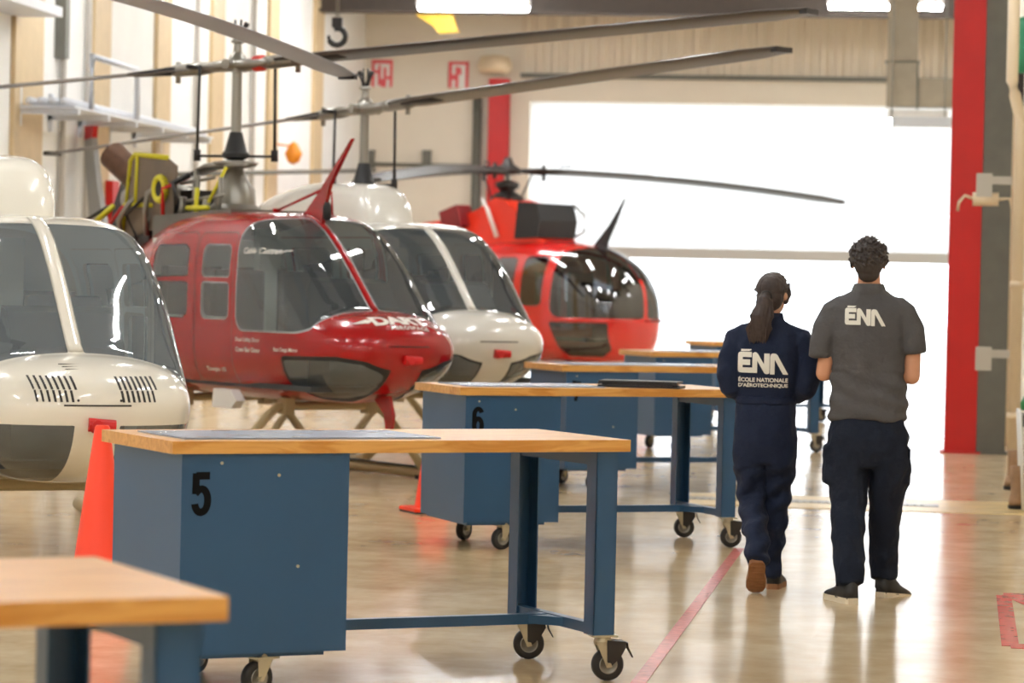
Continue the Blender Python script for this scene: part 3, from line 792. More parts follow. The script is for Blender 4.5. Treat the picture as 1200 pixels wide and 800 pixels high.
        for q in (-1, 1):
            tube(s, [ct+Vector((0, 0, .17)), ct+d0*q*.05+Vector((0, 0, .27)), ct+d0*q*.09+Vector((0, 0, .33))], [.018, .016, .024], 8)
            tube(s, [ct+sd*.03*q+Vector((0, 0, .2)), ct+d0*q*.03+Vector((0, 0, .36))], .01, 6)
        obj('horn', s, m_darkm, hub, smooth=True)
        for q in (-1, 1):
            dd = (d0*q+Vector((0, 0, q*T))).normalized()
            s = bm_(); tube(s, [ct+dd*.25, ct+dd*.36, ct+dd*.62, ct+dd*.66], [(.05, .045), (.075, .055), (.07, .05), (.05, .03)], 12)
            tube(s, [ct+dd*.40+sd*.1, ct+dd*.40-sd*.1], .03, 8); tube(s, [ct+dd*.60+Vector((0, 0, .07)), ct+dd*.60-Vector((0, 0, .10))], .022, 8)
            obj('blade_grip', s, m_steel, hub, smooth=True)
            s = bm_(); tube(s, [ct+dd*.58, ct+dd*.80, ct+dd*1.05], [(.075, .04), (.10, .03), (.10, .018)], 10, up=Vector((0, 0, 1))); tube(s, [ct+dd*.33-sd*.04, ct+dd*.33+sd*.22*q], .018, 8)
            obj('blade_root', s, m_darkm, hub, smooth=True)
            blade(hub, ct, dd, 5.08, opts.get('chord', .30), R(8), droop, opts.get('bladem', m_blade), m_darkm)
        if opts.get('red_cuff'):
            dd = (d0+Vector((0, 0, T))).normalized(); s = bm_(); tube(s, [ct+dd*.16, ct+dd*.18, ct+dd*.26, ct+dd*.28], [.05, .065, .065, .05], 14)
            obj('cuff', s, mat('red_cuff', srgb(200, 50, 36), .5), hub, smooth=True)
        for q in (-1, 1):                            # pitch links
            s = bm_(); a_ = ct+d0*q*.30+sd*.1*q; b0 = Vector((hx, 0, g+opts.get('swash', 1.86)-.07)); b1 = b0+d0*q*.31+sd*.1*q; tube(s, [a_, b1], .013, 8); tube(s, [b1+Vector((0, 0, -.04)), b1+Vector((0, 0, .05))], .03, 8); tube(s, [b0, b1], [(.02, .012), (.012, .01)], 8)
            obj('pitch_link', s, m_darkm, hub, smooth=True)
    return o, hull, hb
def nose_point(px, d): v = C2W((px-600)*d/FPX, d); return v
def heading(phi): return R(-90+phi)+AZ
def local_dir(o, v):                       # world direction -> helicopter axes
    return Matrix.Rotation(-o, 3, 'Z') @ v
def blade_angle(yaw, hub_c, tip_c):        # camera-frame (x, d) of hub and tip -> local bearing
    v = ROTZ @ Vector((tip_c[0]-hub_c[0], tip_c[1]-hub_c[1], 0)); v = local_dir(yaw, v); return math.atan2(v.y, v.x)
# 1: ivory helicopter at the left edge
y1 = heading(22); n1 = nose_point(117, 14.95)
hc = (-2.08-3.0*math.sin(R(22)), 14.95+3.0*math.cos(R(22)))
h1, hull1, bv1 = helicopter_bell('helicopter', 'ivory helicopter with louvred nose, nearest, cut off by the left edge', n1, y1, .41, m_whitegl, m_glass1,
    dict(vents=True, post=.042, rim=m_whitegl, chin_rim=m_whitegl, hub_z=2.93, hub_x=-3.0, cowl_x=-1.95, see_through=True, chord=.22, bladem=mat('pale_rotor_blade', srgb(176, 184, 200), .3), blade_dir=(blade_angle(y1, hc, (-1.42, 22.1)), 0., .30), chin_grow=.01, keel=.10, chin=[(-.95, .35), (.02, .35), (-.02, .25), (-.16, .12), (-.35, .03), (-.8, .02)]))
# 2: red helicopter
y2 = heading(34); n2 = nose_point(481, 21.5)
hc = (-.731-2.67*math.sin(R(34)), 21.5+2.67*math.cos(R(34)))
h2, hull2, bv2 = helicopter_bell('helicopter', 'glossy red helicopter with white nose lettering and exposed engine, behind bench 5', n2, y2, .60, m_redp, m_glass,
    dict(cowl=False, chin_band=.03, hub_z=2.60, swash=1.95, red_cuff=True, blade_dir=(blade_angle(y2, hc, (2.01, 21.0)), R(3.0), .0)))
# 3: white helicopter behind the red one
y3 = heading(28); n3 = nose_point(586, 24.2)
hc = (-.10-2.67*math.sin(R(28)), 24.2+2.67*math.cos(R(28)))
h3, hull3, bv3 = helicopter_bell('helicopter', 'white helicopter standing between the two red helicopters', n3, y3, .60, m_whitegl3, m_glass,
    dict(hub_z=2.44, cowl_x=-2.05, swash=1.84, fin=mat('grey_fin', srgb(150, 148, 144), .4), rim=m_whitegl3, blade_dir=(blade_angle(y3, hc, (2.16, 22.6)), R(3.4), .0)))
# ------------------------------------------------------------------ extras of the red helicopter
g = .6
m_brown = mat('heat_stained_panel', srgb(112, 96, 78), .5, var=.15)
m_rust = mat('burnt_exhaust', srgb(96, 68, 50), .45, metal=.5, var=.25, vscale=12)
m_yel = mat('zinc_chromate_yellow', srgb(214, 204, 40), .5)
def wire_cutter(o, tip, mid, base0, base1, m, g, brace=None):
    s = bm_(); prism(s, [tip, (tip[0]-.02, tip[1]-.01), mid, base0, base1, (base1[0]+.03, base1[1]+.14), (mid[0]+.13, mid[1]+.03)], 'y', -.016, .016)
    obj('wire_cutter', s, m, o, bevel=.004)
    if brace:
        s = bm_(); tube(s, [(mid[0]+.02, 0, mid[1]), (brace[0], 0, brace[1])], .012, 8); tube(s, [(mid[0]+.14, 0, mid[1]-.02), (mid[0]+.16, 0, brace[1]-.04)], .008, 8)
        tube(s, [(brace[0], 0, brace[1]-.02), (brace[0], 0, brace[1]+.02)], .03, 8)
        obj('cutter_brace', s, m, o, smooth=True)
wire_cutter(h2, (-.86, 1.97+g), (-1.30, 1.60+g), (-1.56, 1.40+g), (-1.28, 1.30+g), m_redp, g, (-2.0, 1.44+g))
s = bm_(); lathe(s, [(0, 0), (.03, .01), (.035, .10), (.02, .14), (0, .14)], 'z', (-1.22, 0, 1.36+g), 10); obj('beacon', s, m_black, h2, smooth=True)
s = bm_(); prism(s, [(-.48, .06+g), (-.26, .08+g), (-.20, -.06+g), (-.24, -.24+g), (-.28, -.25+g), (-.33, -.06+g)], 'y', -.012, .012); obj('lower_wire_cutter', s, m_redp, h2)
# engine deck -------------------------------------------------------------
s = bm_(); prism(s, [(-4.02, 1.22+g), (-3.14, 1.34+g), (-3.10, 1.80+g), (-3.25, 1.86+g), (-3.80, 1.90+g), (-3.88, 1.86+g)], 'y', -.30, -.285); ep = obj('engine_panel', s, m_brown, h2)
s = bm_()
tube(s, [(-4.03, -.305, 1.20+g), (-3.90, -.305, 1.86+g), (-3.82, -.305, 1.91+g), (-3.25, -.305, 1.87+g)], .02, 8); tube(s, [(-3.78, -.305, 1.90+g), (-3.80, -.305, 1.50+g)], .016, 8); tube(s, [(-4.0, -.305, 1.50+g), (-3.5, -.305, 1.49+g)], .018, 8)
obj('yellow_edge', s, m_yel, ep, smooth=True)
s = bm_()
for i in range(24):
    a = i*math.pi/12; a2 = (i+1)*math.pi/12
    tube(s, [(-3.34+.09*math.cos(a), -.32, 1.62+g+.09*math.sin(a)), (-3.34+.09*math.cos(a2), -.32, 1.62+g+.09*math.sin(a2))], .03, 8, cap=False)
obj('yellow_ring', s, m_yel, h2, smooth=True)
s = bm_(); lathe(s, [(0, -.01), (.07, -.01), (.05, .01), (0, .01)], 'y', (-3.34, -.32, 1.62+g), 16); obj('intake', s, m_black, h2)
s = bm_(); tube(s, [(-3.72, -.1, 1.55+g), (-3.85, -.15, 1.66+g), (-4.0, -.22, 1.74+g), (-4.25, -.30, 1.92+g)], [.10, .12, .115, .12], 16, cap=False); obj('exhaust_stack', s, m_rust, h2, smooth=True)
s = bm_(); prism(s, [(-4.75, .98+g), (-3.95, 1.2+g), (-3.92, 1.72+g), (-4.45, 1.74+g), (-4.62, 1.5+g)], 'y', -.10, -.06); prism(s, [(-4.5, 1.1+g), (-3.3, 1.3+g), (-3.3, 1.62+g), (-4.3, 1.6+g)], 'y', -.05, .25)
obj('firewall', s, m_darkm, h2)
s = bm_(); lathe(s, [(0, -.7), (.14, -.7), (.17, -.55), (.17, -.1), (.12, 0), (.10, .25), (0, .25)], 'x', (-3.75, .02, 1.56+g), 20); obj('turbine', s, m_steel, h2, smooth=True)
rnd = random.Random(3)
for i, (m_, nm) in enumerate(((m_darkm, 'hose'), (m_yel, 'hose'), (m_redcol, 'control_rod'), (m_steel, 'oil_line'), (m_darkm, 'hose'), (m_steel, 'oil_line'), (m_redcol, 'control_rod'), (m_darkm, 'hose'))):
    s = bm_(); x = -4.7+.22*i+.1*rnd.random(); z0 = 1.05+.04*i+g
    tube(s, [(x, -.30, z0), (x+.12*rnd.uniform(-1, 1), -.36, z0+.2), (x+.2*rnd.uniform(-.2, 1), -.34, z0+.33), (x+.35*rnd.uniform(0, 1), -.22, z0+.38+.1*rnd.random())], .016+.008*(i % 2), 8)
    obj(nm, s, m_, h2, smooth=True)
# transmission around the mast
s = bm_(); lathe(s, [(0, 1.38+g), (.22, 1.38+g), (.22, 1.46+g), (.17, 1.5+g), (.16, 1.62+g), (.10, 1.70+g), (.06, 1.8+g)], 'z', (-2.67, 0, 0), 20); obj('gearbox', s, m_steel, h2, angle=R(40))
s = bm_()
for (x, y, z0, z1, r_) in ((-2.95, -.22, 1.35, 1.76, .022), (-2.80, -.28, 1.38, 1.72, .02), (-2.5, -.24, 1.38, 1.7, .02), (-3.02, -.30, 1.36, 1.55, .035), (-2.62, -.30, 1.36, 1.52, .03)):
    tube(s, [(x, y, z0+g), (x+.04, y, z1+g)], r_, 8)
tube(s, [(-3.1, -.3, 1.5+g), (-2.4, -.25, 1.56+g)], .018, 8); tube(s, [(-3.05, -.28, 1.66+g), (-2.55, -.25, 1.70+g)], .015, 8)
obj('servo_actuators', s, m_steel, h2, smooth=True)
s = bm_(); tube(s, [(-2.72, -.32, 1.36+g), (-2.70, -.32, 1.62+g)], .02, 8); tube(s, [(-2.85, -.33, 1.46+g), (-2.50, -.33, 1.46+g)], .02, 8); tube(s, [(-2.55, -.3, 1.5+g), (-2.45, -.2, 1.78+g)], .014, 8)
obj('yellow_bracket', s, m_yel, h2, smooth=True)
s = bm_(); lathe(s, [(.05, 1.78+g), (.16, 1.80+g), (.19, 1.83+g), (.05, 1.85+g)], 'z', (-2.67, 0, 0), 20); tube(s, [(-3.15, -.1, 1.74+g), (-2.85, -.1, 1.8+g), (-2.4, -.06, 1.80+g)], [(.08, .02), (.10, .03), (.04, .02)], 10)
obj('control_tray', s, m_steel, h2, smooth=True)
s = bm_(); prism(s, [(-3.3, 1.20+g), (-2.0, 1.38+g), (-2.0, 1.445+g), (-3.3, 1.40+g)], 'y', -.40, .40); obj('roof_walkway', s, m_grey, h2)
# lettering ---------------------------------------------------------------
def side_text(txt, x, z, w, h):
    V, F = text_geo(txt, .1, .002); V = fit_geo(V, w, h)
    decal('lettering', V, F, m_lettering, h2, bv2all, lambda u, v: Vector((x+u, -3, z+g+v)), Vector((0, 1, 0)), .004, .04)
allV, allF = [], []
for c in children(h2):
    if c.type == 'MESH' and (c.name.split('.')[0] in ('fuselage', 'front_door', 'rear_door', 'windshield', 'window_rim')):
        k = len(allV); allV += [v.co.copy() for v in c.data.vertices]; allF += [tuple(i+k for i in p.vertices) for p in c.data.polygons]
bv2all = BVHTree.FromPolygons(allV, allF)
side_text('Dual Utility Door', -1.22, .455, .36, .036); side_text('Crew Bar Door', -1.22, .385, .36, .034)
side_text('Best Cargo Mirror', -.70, .395, .30, .036); side_text('Towpin 10', -1.75, .22, .30, .04)
side_text('Cable Cutter', -1.18, 1.12, .34, .045)
def nose_place(u, v): return Vector((-.17-.6*v*1.3+1.0, u, .60+g+.8*v*1.3+.75))
dirn = Vector((-1, 0, -.75)).normalized()
V, F = text_geo('DART', .2, .01, .95); V = fit_geo(V, .46, .10)
decal('lettering', V, F, m_lettering, h2, bv2, lambda u, v: nose_place(u+.02, v+.03), dirn, .004, .03)
V = [(-.36, .03, 0), (-.23, .055, 0), (-.20, .035, 0), (-.24, .01, 0)]; 
decal('lettering', V, [[0, 3, 2, 1]], m_lettering, h2, bv2, lambda u, v: nose_place(u, v), dirn, .004, .03)
V, F = text_geo('AEROSPACE', .1, .002, 1.15); V = fit_geo(V, .33, .030)
decal('lettering', V, F, m_lettering, h2, bv2, lambda u, v: nose_place(u+.05, v-.05), dirn, .004, .03)
# cream fairing below the doors and a pale cabin side step
s = bm_(); prism(s, [(-1.72, -.06+g), (-1.42, -.06+g), (-1.34, .0+g), (-1.44, .08+g), (-1.70, .08+g)], 'y', -.68, -.60); obj('step_fairing', s, m_whitep, h2, bevel=.01)

# ------------------------------------------------------------------ the far red helicopter
ECU = [(0, 0, .50, .50, .50, 2, 2), (-.03, .36, .02, .88, .48, 2.1, 2.4), (-.12, .54, -.12, 1.06, .46, 2.1, 2.6), (-.3, .70, -.20, 1.27, .46, 2.2, 2.8), (-.6, .82, -.24, 1.45, .48, 2.3, 3), (-.9, .875, -.26, 1.55, .5, 2.4, 3),
 (-1.3, .9, -.26, 1.62, .52, 2.6, 3), (-1.8, .9, -.26, 1.66, .55, 2.8, 3), (-2.4, .9, -.26, 1.66, .58, 2.8, 3), (-3, .85, -.15, 1.6, .65, 2.6, 2.6), (-3.6, .7, .15, 1.5, .8, 2.4, 2.4), (-4.3, .45, .6, 1.35, .95, 2.1, 2.1), (-5.5, .24, .85, 1.22, 1.04, 2, 2), (-6.4, .2, .9, 1.2, 1.05, 2, 2)]
SC = .95; y4 = heading(50); n4 = nose_point(756, 43); g = .62
h4 = empty('helicopter', (n4.x, n4.y, 0), y4, 'orange-red helicopter with rounded bubble canopy and black intake, farthest of the row', 'helicopter')
V, F = loft_body(ECU, [-.0004, -.004, -.012, -.03, -.055]+[-.09-.035*i for i in range(75)]+[-2.8-.12*i for i in range(30)], 128, SC, SC, SC)
V = [(x, y, z+g) for x, y, z in V]
Lq = lambda fs: [f for f in fs if sum(V[i][1] for i in f) > 0]; Rq = lambda fs: [f for f in fs if sum(V[i][1] for i in f) <= 0]
def canopy(p):
    x, y, z = p; z -= g; ay = abs(y); lo = .43-z; back = -1.12-x+.10*max(0, abs(z-.95)-.35); top = (-.86-.22*(ay/.5)**2-x)*.8 if z > 1.2 else -1
    return max(lo, back, min(top, .5), .028-ay) if not (lo > -.15 and back > -.15) else max(math.hypot(max(0, lo+.15), max(0, back+.15))-.15, .028-ay)
m_glass4 = glass_mat('dark_canopy', (.26, .27, .28, 1), .07)
core, band, F = carve(V, F, canopy, .014)
for sel in (Lq, Rq):
    w_ = raw('windshield', V, sel(core), m_glass4, h4); raw('window_rim', V, sel(band), m_redo, w_)
for nm, f_ in (('door_window', lambda p: max(rpoly(p[0], p[2]-g, [(-1.10, .37), (-.22, .37), (-.22, .0), (-.36, -.10), (-.86, -.10), (-.96, .0)], .01), .3-abs(p[1]))),
               ('cabin_window', lambda p: max(rbox(p[0], p[2]-g, -1.66, -1.26, .60, 1.32, .08), .3-abs(p[1]))),
               ('rear_window', lambda p: max(rbox(p[0], p[2]-g, -2.2, -1.80, .62, 1.30, .08), .3-abs(p[1])))):
    core, band, F = carve(V, F, f_, .014)
    for sel in (Lq, Rq):
        w_ = raw(nm, V, sel(core), m_glass4, h4); raw('window_seal', V, sel(band), m_darkm, w_)
hull4 = raw('fuselage', V, F, m_redo, h4); bv4 = bvh_of(hull4)
s = bm_(); prism(s, [(-.03, .40+g), (-.5, .40+g), (-1.1, .41+g), (-1.1, .45+g), (-.5, .44+g), (-.0, .435+g)], 'y', -.86, .86); bmesh.ops.delete(s, geom=s.verts[:], context='VERTS')
for sy in (-1, 1):
    pts = []
    for i in range(16):
        x = -.02-1.1*i/15; h_ = bv4.find_nearest(Vector((x*SC, sy*interp(ECU, x)[0]*SC, .42+g)))[0]; pts.append(h_+Vector((0, sy*.005, 0)))
    tube(s, pts, [(.02, .022)]*16, 8)
tube(s, [(-.02, 0, .42+g), (.10, 0, .42+g)], .02, 8)
obj('waist_rail', s, m_redo, h4, smooth=True)
s = bm_(); tube(s, [(.08, 0, .42+g), (.30, 0, .43+g)], .012, 8); obj('pitot_probe', s, m_black, h4, smooth=True)
s = bm_(); pts = []
for i in range(20):
    x = -.12-.85*i/19; pts.append(Vector((x*SC, 0, g+SC*interp(ECU, x)[2]+.004)))
tube(s, pts, [(.035, .02)]*20, 8); obj('centre_post', s, m_black, h4, smooth=True)
s = bm_(); box(s, -2.5, -.5, -.75, .75, g+.10, g+.14); obj('cabin_floor', s, m_inner, h4)
for yy in (-.38, .38):
    s = bm_(); box(s, -1.5, -1.05, yy-.24, yy+.24, g+.3, g+.42); box(s, -1.58, -1.46, yy-.24, yy+.24, g+.4, g+1.1); obj('seat', s, m_seat, h4, bevel=.03)
s = bm_(); prism(s, [(-.45, .14+g), (-.75, .14+g), (-.75, .7+g), (-.65, .85+g), (-.45, .75+g)], 'y', -.3, .3); obj('instrument_console', s, m_black, h4, bevel=.02)
# engine cowl, intake, exhaust
m_redc = mat('matte_orange_red', srgb(226, 50, 24), .4)
s = bm_(); prism(s, [(-4.15, 1.30+g), (-2.0, 1.50+g), (-1.55, 1.50+g), (-1.9, 1.72+g), (-2.3, 2.12+g), (-2.55, 2.18+g), (-2.9, 2.0+g), (-3.3, 1.88+g), (-4.15, 1.78+g)], 'y', -.42, .42); obj('engine_cowl', s, m_redc, h4, bevel=.05)
s = bm_(); prism(s, [(-2.10, 1.58+g), (-1.66, 1.60+g), (-1.62, 1.85+g), (-1.70, 2.10+g), (-2.05, 2.12+g)], 'y', -.48, .40); obj('intake_box', s, m_black, h4, bevel=.03)
s = bm_(); tube(s, [(-1.64, .36, 1.62+g), (-1.46, .36, 1.70+g), (-1.46, .36, 1.95+g), (-1.68, .36, 2.1+g)], .022, 8); obj('intake_guard', s, m_steel, h4, smooth=True)
s = bm_(); box(s, -.19, .19, -.16, .16, -.17, .17, Matrix.Translation((-3.25, -.46, 1.86+g)) @ Matrix.Rotation(R(-18), 4, 'Y')); obj('air_scoop', s, mat('dark_red', srgb(120, 14, 18), .5), h4, bevel=.02)
s = bm_(); tube(s, [(-2.42, -.50, 1.60+g), (-2.62, -.50, 2.02+g), (-2.74, -.5, 2.18+g)], [.035, .03, .012], 8); obj('antenna', s, m_whitep, h4, smooth=True)
wire_cutter(h4, (-.42, 2.18+g), (-.70, 1.80+g), (-.98, 1.50+g), (-.74, 1.42+g), m_black, g)
for sy in (-1, 1):
    s = bm_(); tube(s, [(.1, sy*1.05, .16), (-.15, sy*1.05, .06), (-.4, sy*1.05, .045), (-3.4, sy*1.05, .045)], .042, 10); obj('skid', s, m_black, h4, smooth=True)
for xx in (-1.1, -2.7):
    s = bm_(); tube(s, [(xx, -1.05, .07), (xx, -.75, .28), (xx, -.45, g-.27), (xx, .45, g-.27), (xx, .75, .28), (xx, 1.05, .07)], .036, 10); obj('cross_tube', s, m_black, h4, smooth=True)
# mast and three-blade rotor
hx = -2.66; hz = 3.22; s = bm_()
lathe(s, [(.22, 2.10+g), (.16, 2.2+g), (.07, 2.26+g), (.05, hz), (0, hz)], 'z', (hx, 0, 0), 16); obj('mast', s, m_steel, h4, angle=R(40))
s = bm_(); lathe(s, [(.08, hz-.50), (.26, hz-.46), (.26, hz-.40), (.10, hz-.30), (.18, hz-.24), (.18, hz-.18), (.06, hz-.14)], 'z', (hx, 0, 0), 18); obj('swashplate', s, m_darkm, h4, angle=R(40))
hub = bpy.data.objects.new('rotor_hub', None); COL.objects.link(hub); hub.parent = h4
s = bm_(); lathe(s, [(0, -.07), (.20, -.05), (.24, 0), (.16, .06), (.09, .1), (.05, .2), (0, .2)], 'z', (hx, 0, hz), 18); obj('star_hub', s, m_darkm, hub, angle=R(40))
for k, an in enumerate((-110, 10, 130)):
    d_ = local_dir(y4, ROTZ @ Vector((math.cos(R(an)), math.sin(R(an)), 0))); ct = Vector((hx, 0, hz)); sd = Vector((-d_.y, d_.x, 0))
    s = bm_(); tube(s, [ct+d_*.15, ct+d_*.5, ct+d_*.62, ct+d_*.95], [(.10, .03), (.07, .06), (.06, .045), (.08, .02)], 10); tube(s, [ct+d_*.55+Vector((0, 0, .1)), ct+d_*.55-Vector((0, 0, .14))], .03, 8); tube(s, [ct+d_*.8-Vector((0, 0, .02)), ct+d_*.8+Vector((0, 0, .09)), ct+d_*.98+Vector((0, 0, .09))], .014, 6)
    obj('blade_sleeve', s, m_darkm, hub, smooth=True)
    s = bm_(); tube(s, [ct+d_*.42+sd*.14, ct+d_*.22+sd*.12-Vector((0, 0, .42))], .014, 6); obj('pitch_link', s, m_darkm, hub, smooth=True)
    blade(hub, ct, d_, 5.2, .36, R(12), .34, m_darkm, m_darkm)
# ------------------------------------------------------------------ people
m_skin = mat('skin', srgb(206, 150, 118), .5, var=.04)
m_skin2 = mat('skin_light', srgb(214, 166, 138), .5, var=.04)
def cloth(name, col, **k): return mat(name, col, .85, spec=.25, bump=.8, bscale=9, bdist=.035, **k)
m_polo = cloth('grey_polo', srgb(84, 83, 85), var=.04); m_navy = cloth('navy_trousers', srgb(26, 33, 48)); m_cov = cloth('navy_coverall', srgb(28, 37, 60), var=.05)
m_hair1 = mat('dark_brown_hair', srgb(52, 44, 42), .55, var=.25, vscale=40); m_hair2 = mat('brown_hair', srgb(56, 44, 42), .5, var=.3, vscale=40)
m_shoe = mat('black_shoe', srgb(34, 34, 36), .5, var=.2, vscale=30); m_solew = mat('cream_sole', srgb(226, 214, 190), .6); m_soleb = mat('brown_sole', srgb(150, 104, 68), .65, var=.15, vscale=25)
m_print = mat('logo_print', srgb(232, 230, 222), .6); m_eye = mat('eye_white', srgb(235, 232, 228), .3); m_iris = mat('iris', srgb(60, 42, 30), .3); m_lip = mat('lips', srgb(176, 96, 88), .5)
def ringloft(bm, rings, n=28):
    """rings of (z, cx, cy, rx, ry)"""
    R_ = []
    for z, cx, cy, rx, ry in rings:
        R_.append([bm.verts.new((cx+rx*math.copysign(abs(math.cos(t))**.9, math.cos(t)), cy+ry*math.copysign(abs(math.sin(t))**.9, math.sin(t)), z)) for t in [2*math.pi*k/n for k in range(n)]])
    for a, b in zip(R_, R_[1:]):
        for k in range(n): bm.faces.new([a[k], a[(k+1) % n], b[(k+1) % n], b[k]])
    bm.faces.new(R_[0][::-1]); bm.faces.new(R_[-1])
def hand(bm, w, d, nrm, side, k=1.):
    """palm, four fingers of different length and a thumb, curled"""
    w = Vector(w); d = Vector(d).normalized(); nrm = Vector(nrm).normalized(); s = d.cross(nrm).normalized()*side
    tube(bm, [w-d*.03*k, w+d*.01*k, w+d*.05*k, w+d*.088*k], [(.026*k, .02*k), (.032*k, .017*k), (.041*k, .016*k), (.038*k, .013*k)], 14, up=nrm)
    for i, (o_, ln) in enumerate(((-.030, .070), (-.010, .080), (.010, .076), (.029, .060))):
        p0 = w+d*.078*k+s*o_*k; c = nrm*-1
        p1 = p0+(d*.8+c*.45).normalized()*ln*.45*k; p2 = p1+(d*.25+c*.95).normalized()*ln*.35*k; p3 = p2+(d*-.3+c*.9).normalized()*ln*.28*k
        tube(bm, [p0, p1, p2, p3], [.0095*k, .009*k, .0085*k, .007*k], 10)
    p0 = w+d*.025*k-s*.028*k; p1 = p0+(d*.5-s*.75+nrm*-.3).normalized()*.045*k; p2 = p1+(d*.85-s*.1+nrm*-.5).normalized()*.035*k
    tube(bm, [p0, p1, p2], [.014*k, .011*k, .0085*k], 10)
def head_shape(bm, c, k, turn, female=False):
    """cranium, jaw, nose, brow, ears; face towards +Y turned by `turn`"""
    T = Matrix.Translation(Vector(c)) @ Matrix.Rotation(turn, 4, 'Z') @ Matrix.Diagonal((k, k, k, 1)); q = bm_()
    ball(q, (0, -.008, .030), (.074, .094, .085), 24); ball(q, (0, .028, -.030), (.056, .062, .078), 20); ball(q, (0, .058, -.082), (.026, .024, .022), 14)
    ball(q, (0, .075, .028), (.048, .018, .016), 14); tube(q, [(0, .086, .022), (0, .101, -.008), (0, .112, -.024)], [(.008, .008), (.011, .010), (.015, .011)], 10)
    for s in (-1, 1):
        ball(q, (s*.010, .098, -.027), (.010, .011, .008), 10); ball(q, (s*.042, .066, -.018), (.022, .022, .02), 12)
        ball(q, (s*.077, -.004, -.008), (.010, .019, .031), 12); ball(q, (s*.080, -.012, .004), (.007, .018, .020), 10)
    ball(q, (0, .088, -.052), (.025, .014, .012), 12)
    bmesh.ops.transform(q, matrix=T, verts=q.verts); me = bpy.data.meshes.new('q'); q.to_mesh(me); q.free(); bm.from_mesh(me); bpy.data.meshes.remove(me); return T
def face_parts(o, T):
    s = bm_()
    for sx in (-1, 1): ball(s, (sx*.031, .080, .004), (.0125, .010, .0085), 14)
    bmesh.ops.transform(s, matrix=T, verts=s.verts); e = obj('eyes', s, m_eye, o, smooth=True)
    s = bm_()
    for sx in (-1, 1): ball(s, (sx*.031, .0885, .004), (.0055, .003, .0055), 12)
    bmesh.ops.transform(s, matrix=T, verts=s.verts); obj('irises', s, m_iris, e, smooth=True)
    s = bm_()
    for sx in (-1, 1): tube(s, [(sx*.014, .094, .024), (sx*.032, .094, .029), (sx*.048, .084, .024)], [.002, .0035, .002], 6)
    bmesh.ops.transform(s, matrix=T, verts=s.verts); obj('eyebrows', s, m_hair1, o, smooth=True)
    s = bm_(); tube(s, [(-.024, .094, -.054), (0, .103, -.052), (.024, .094, -.054)], [.0025, .0055, .0025], 8); bmesh.ops.transform(s, matrix=T, verts=s.verts); obj('lips', s, m_lip, o, smooth=True)
def shoe(o, heel, yaw, pitch, upper, sole, ln=.28, w=.048, name='shoe'):
    """heel = world point under the heel; pitch raises the heel"""
    T = Matrix.Translation(Vector(heel)) @ Matrix.Rotation(yaw, 4, 'Z') @ Matrix.Rotation(-pitch, 4, 'X')
    s = bm_(); prof = [(0, .62, .105), (.04, .80, .11), (.09, .82, .112), (.13, .80, .085), (.18, .96, .066), (.23, .95, .052), (.265, .7, .042), (.28, .35, .03)]
    rings = []
    for y, ww, h_ in prof:
        y = y*ln/.28; rings.append([s.verts.new((ww*w*math.copysign(abs(math.cos(t))**.8, math.cos(t)), y, .022+(h_-.022)*max(0, math.sin(t))**.7 if math.sin(t) > 0 else .022)) for t in [2*math.pi*k/20 for k in range(20)]])
    for a, b in zip(rings, rings[1:]):
        for k in range(20): s.faces.new([a[k], a[(k+1) % 20], b[(k+1) % 20], b[k]])
    s.faces.new(rings[0][::-1]); s.faces.new(rings[-1]); bmesh.ops.remove_doubles(s, verts=s.verts, dist=.0004)
    bmesh.ops.transform(s, matrix=T, verts=s.verts); u = obj(name, s, upper, o, smooth=True)
    s = bm_(); L = []
    for y, ww in [(-.006, .5), (.01, .72), (.05, .84), (.12, .80), (.18, 1.0), (.235, .98), (.27, .72), (.286, .34)]: L.append((y*ln/.28, ww*w*1.0))
    pts = [(x, y) for y, x in L]+[(-x, y) for y, x in reversed(L)]
    prism(s, pts, 'z', 0, .028); 
    for k in range(9): y = (.02+.028*k)*ln/.28; box(s, -w*.7, w*.7, y, y+.012, -.003, .001)
    bmesh.ops.transform(s, matrix=T, verts=s.verts); obj('sole', s, sole, u, bevel=0)
    s = bm_()
    for k in range(4): y = (.115+.018*k)*ln/.28; z = .098-.009*k; tube(s, [(-w*.45, y, z-.006), (0, y, z+.004), (w*.45, y, z-.006)], .0028, 6)
    bmesh.ops.transform(s, matrix=T, verts=s.verts); obj('laces', s, m_seal, u, smooth=True)
def wr(p, sc=1., zs=.5, amp=.006, seed=0):
    v = Vector((p.x*13*sc+seed, p.y*13*sc, p.z*13*sc*zs)); a = noise.noise(v); b = noise.noise(v*2.3+Vector((5, 3, 1)))
    return amp*((1-abs(a)*2.2)*.8+b*.5)
LOGO = [[(165, 250), (175, 225), (200, 215), (231, 215), (231, 500), (200, 500), (175, 490), (165, 465)], [(230, 215), (355, 215), (355, 287), (230, 287)], [(230, 318), (335, 318), (335, 395), (230, 395)], [(230, 428), (366, 428), (366, 500), (230, 500)],
 [(365, 245), (375, 225), (400, 215), (420, 222), (432, 240), (432, 500), (365, 500)], [(398, 216), (420, 222), (440, 240), (600, 500), (565, 514), (530, 500), (400, 280)], [(525, 232), (600, 232), (600, 490), (590, 508), (565, 514), (540, 508), (525, 480)],
 [(607, 265), (620, 238), (645, 230), (670, 235), (670, 515), (607, 515)], [(640, 230), (680, 232), (705, 250), (855, 515), (785, 515), (640, 262)], [(205, 178), (350, 178), (350, 188), (318, 204), (205, 208)]]
def logo(o, bv, cx, cz, w, name='printed_logo'):
    V, F = [], []
    for pl in LOGO:
        F.append([len(V)+i for i in range(len(pl))][::-1]); V += [(x, -y, 0) for x, y in pl]
    V = fit_geo(V, w)
    decal(name, V, F, m_print, o, bv, lambda u, v: Vector((cx+u, -1, cz+v)), Vector((0, 1, 0)), .005, .012)
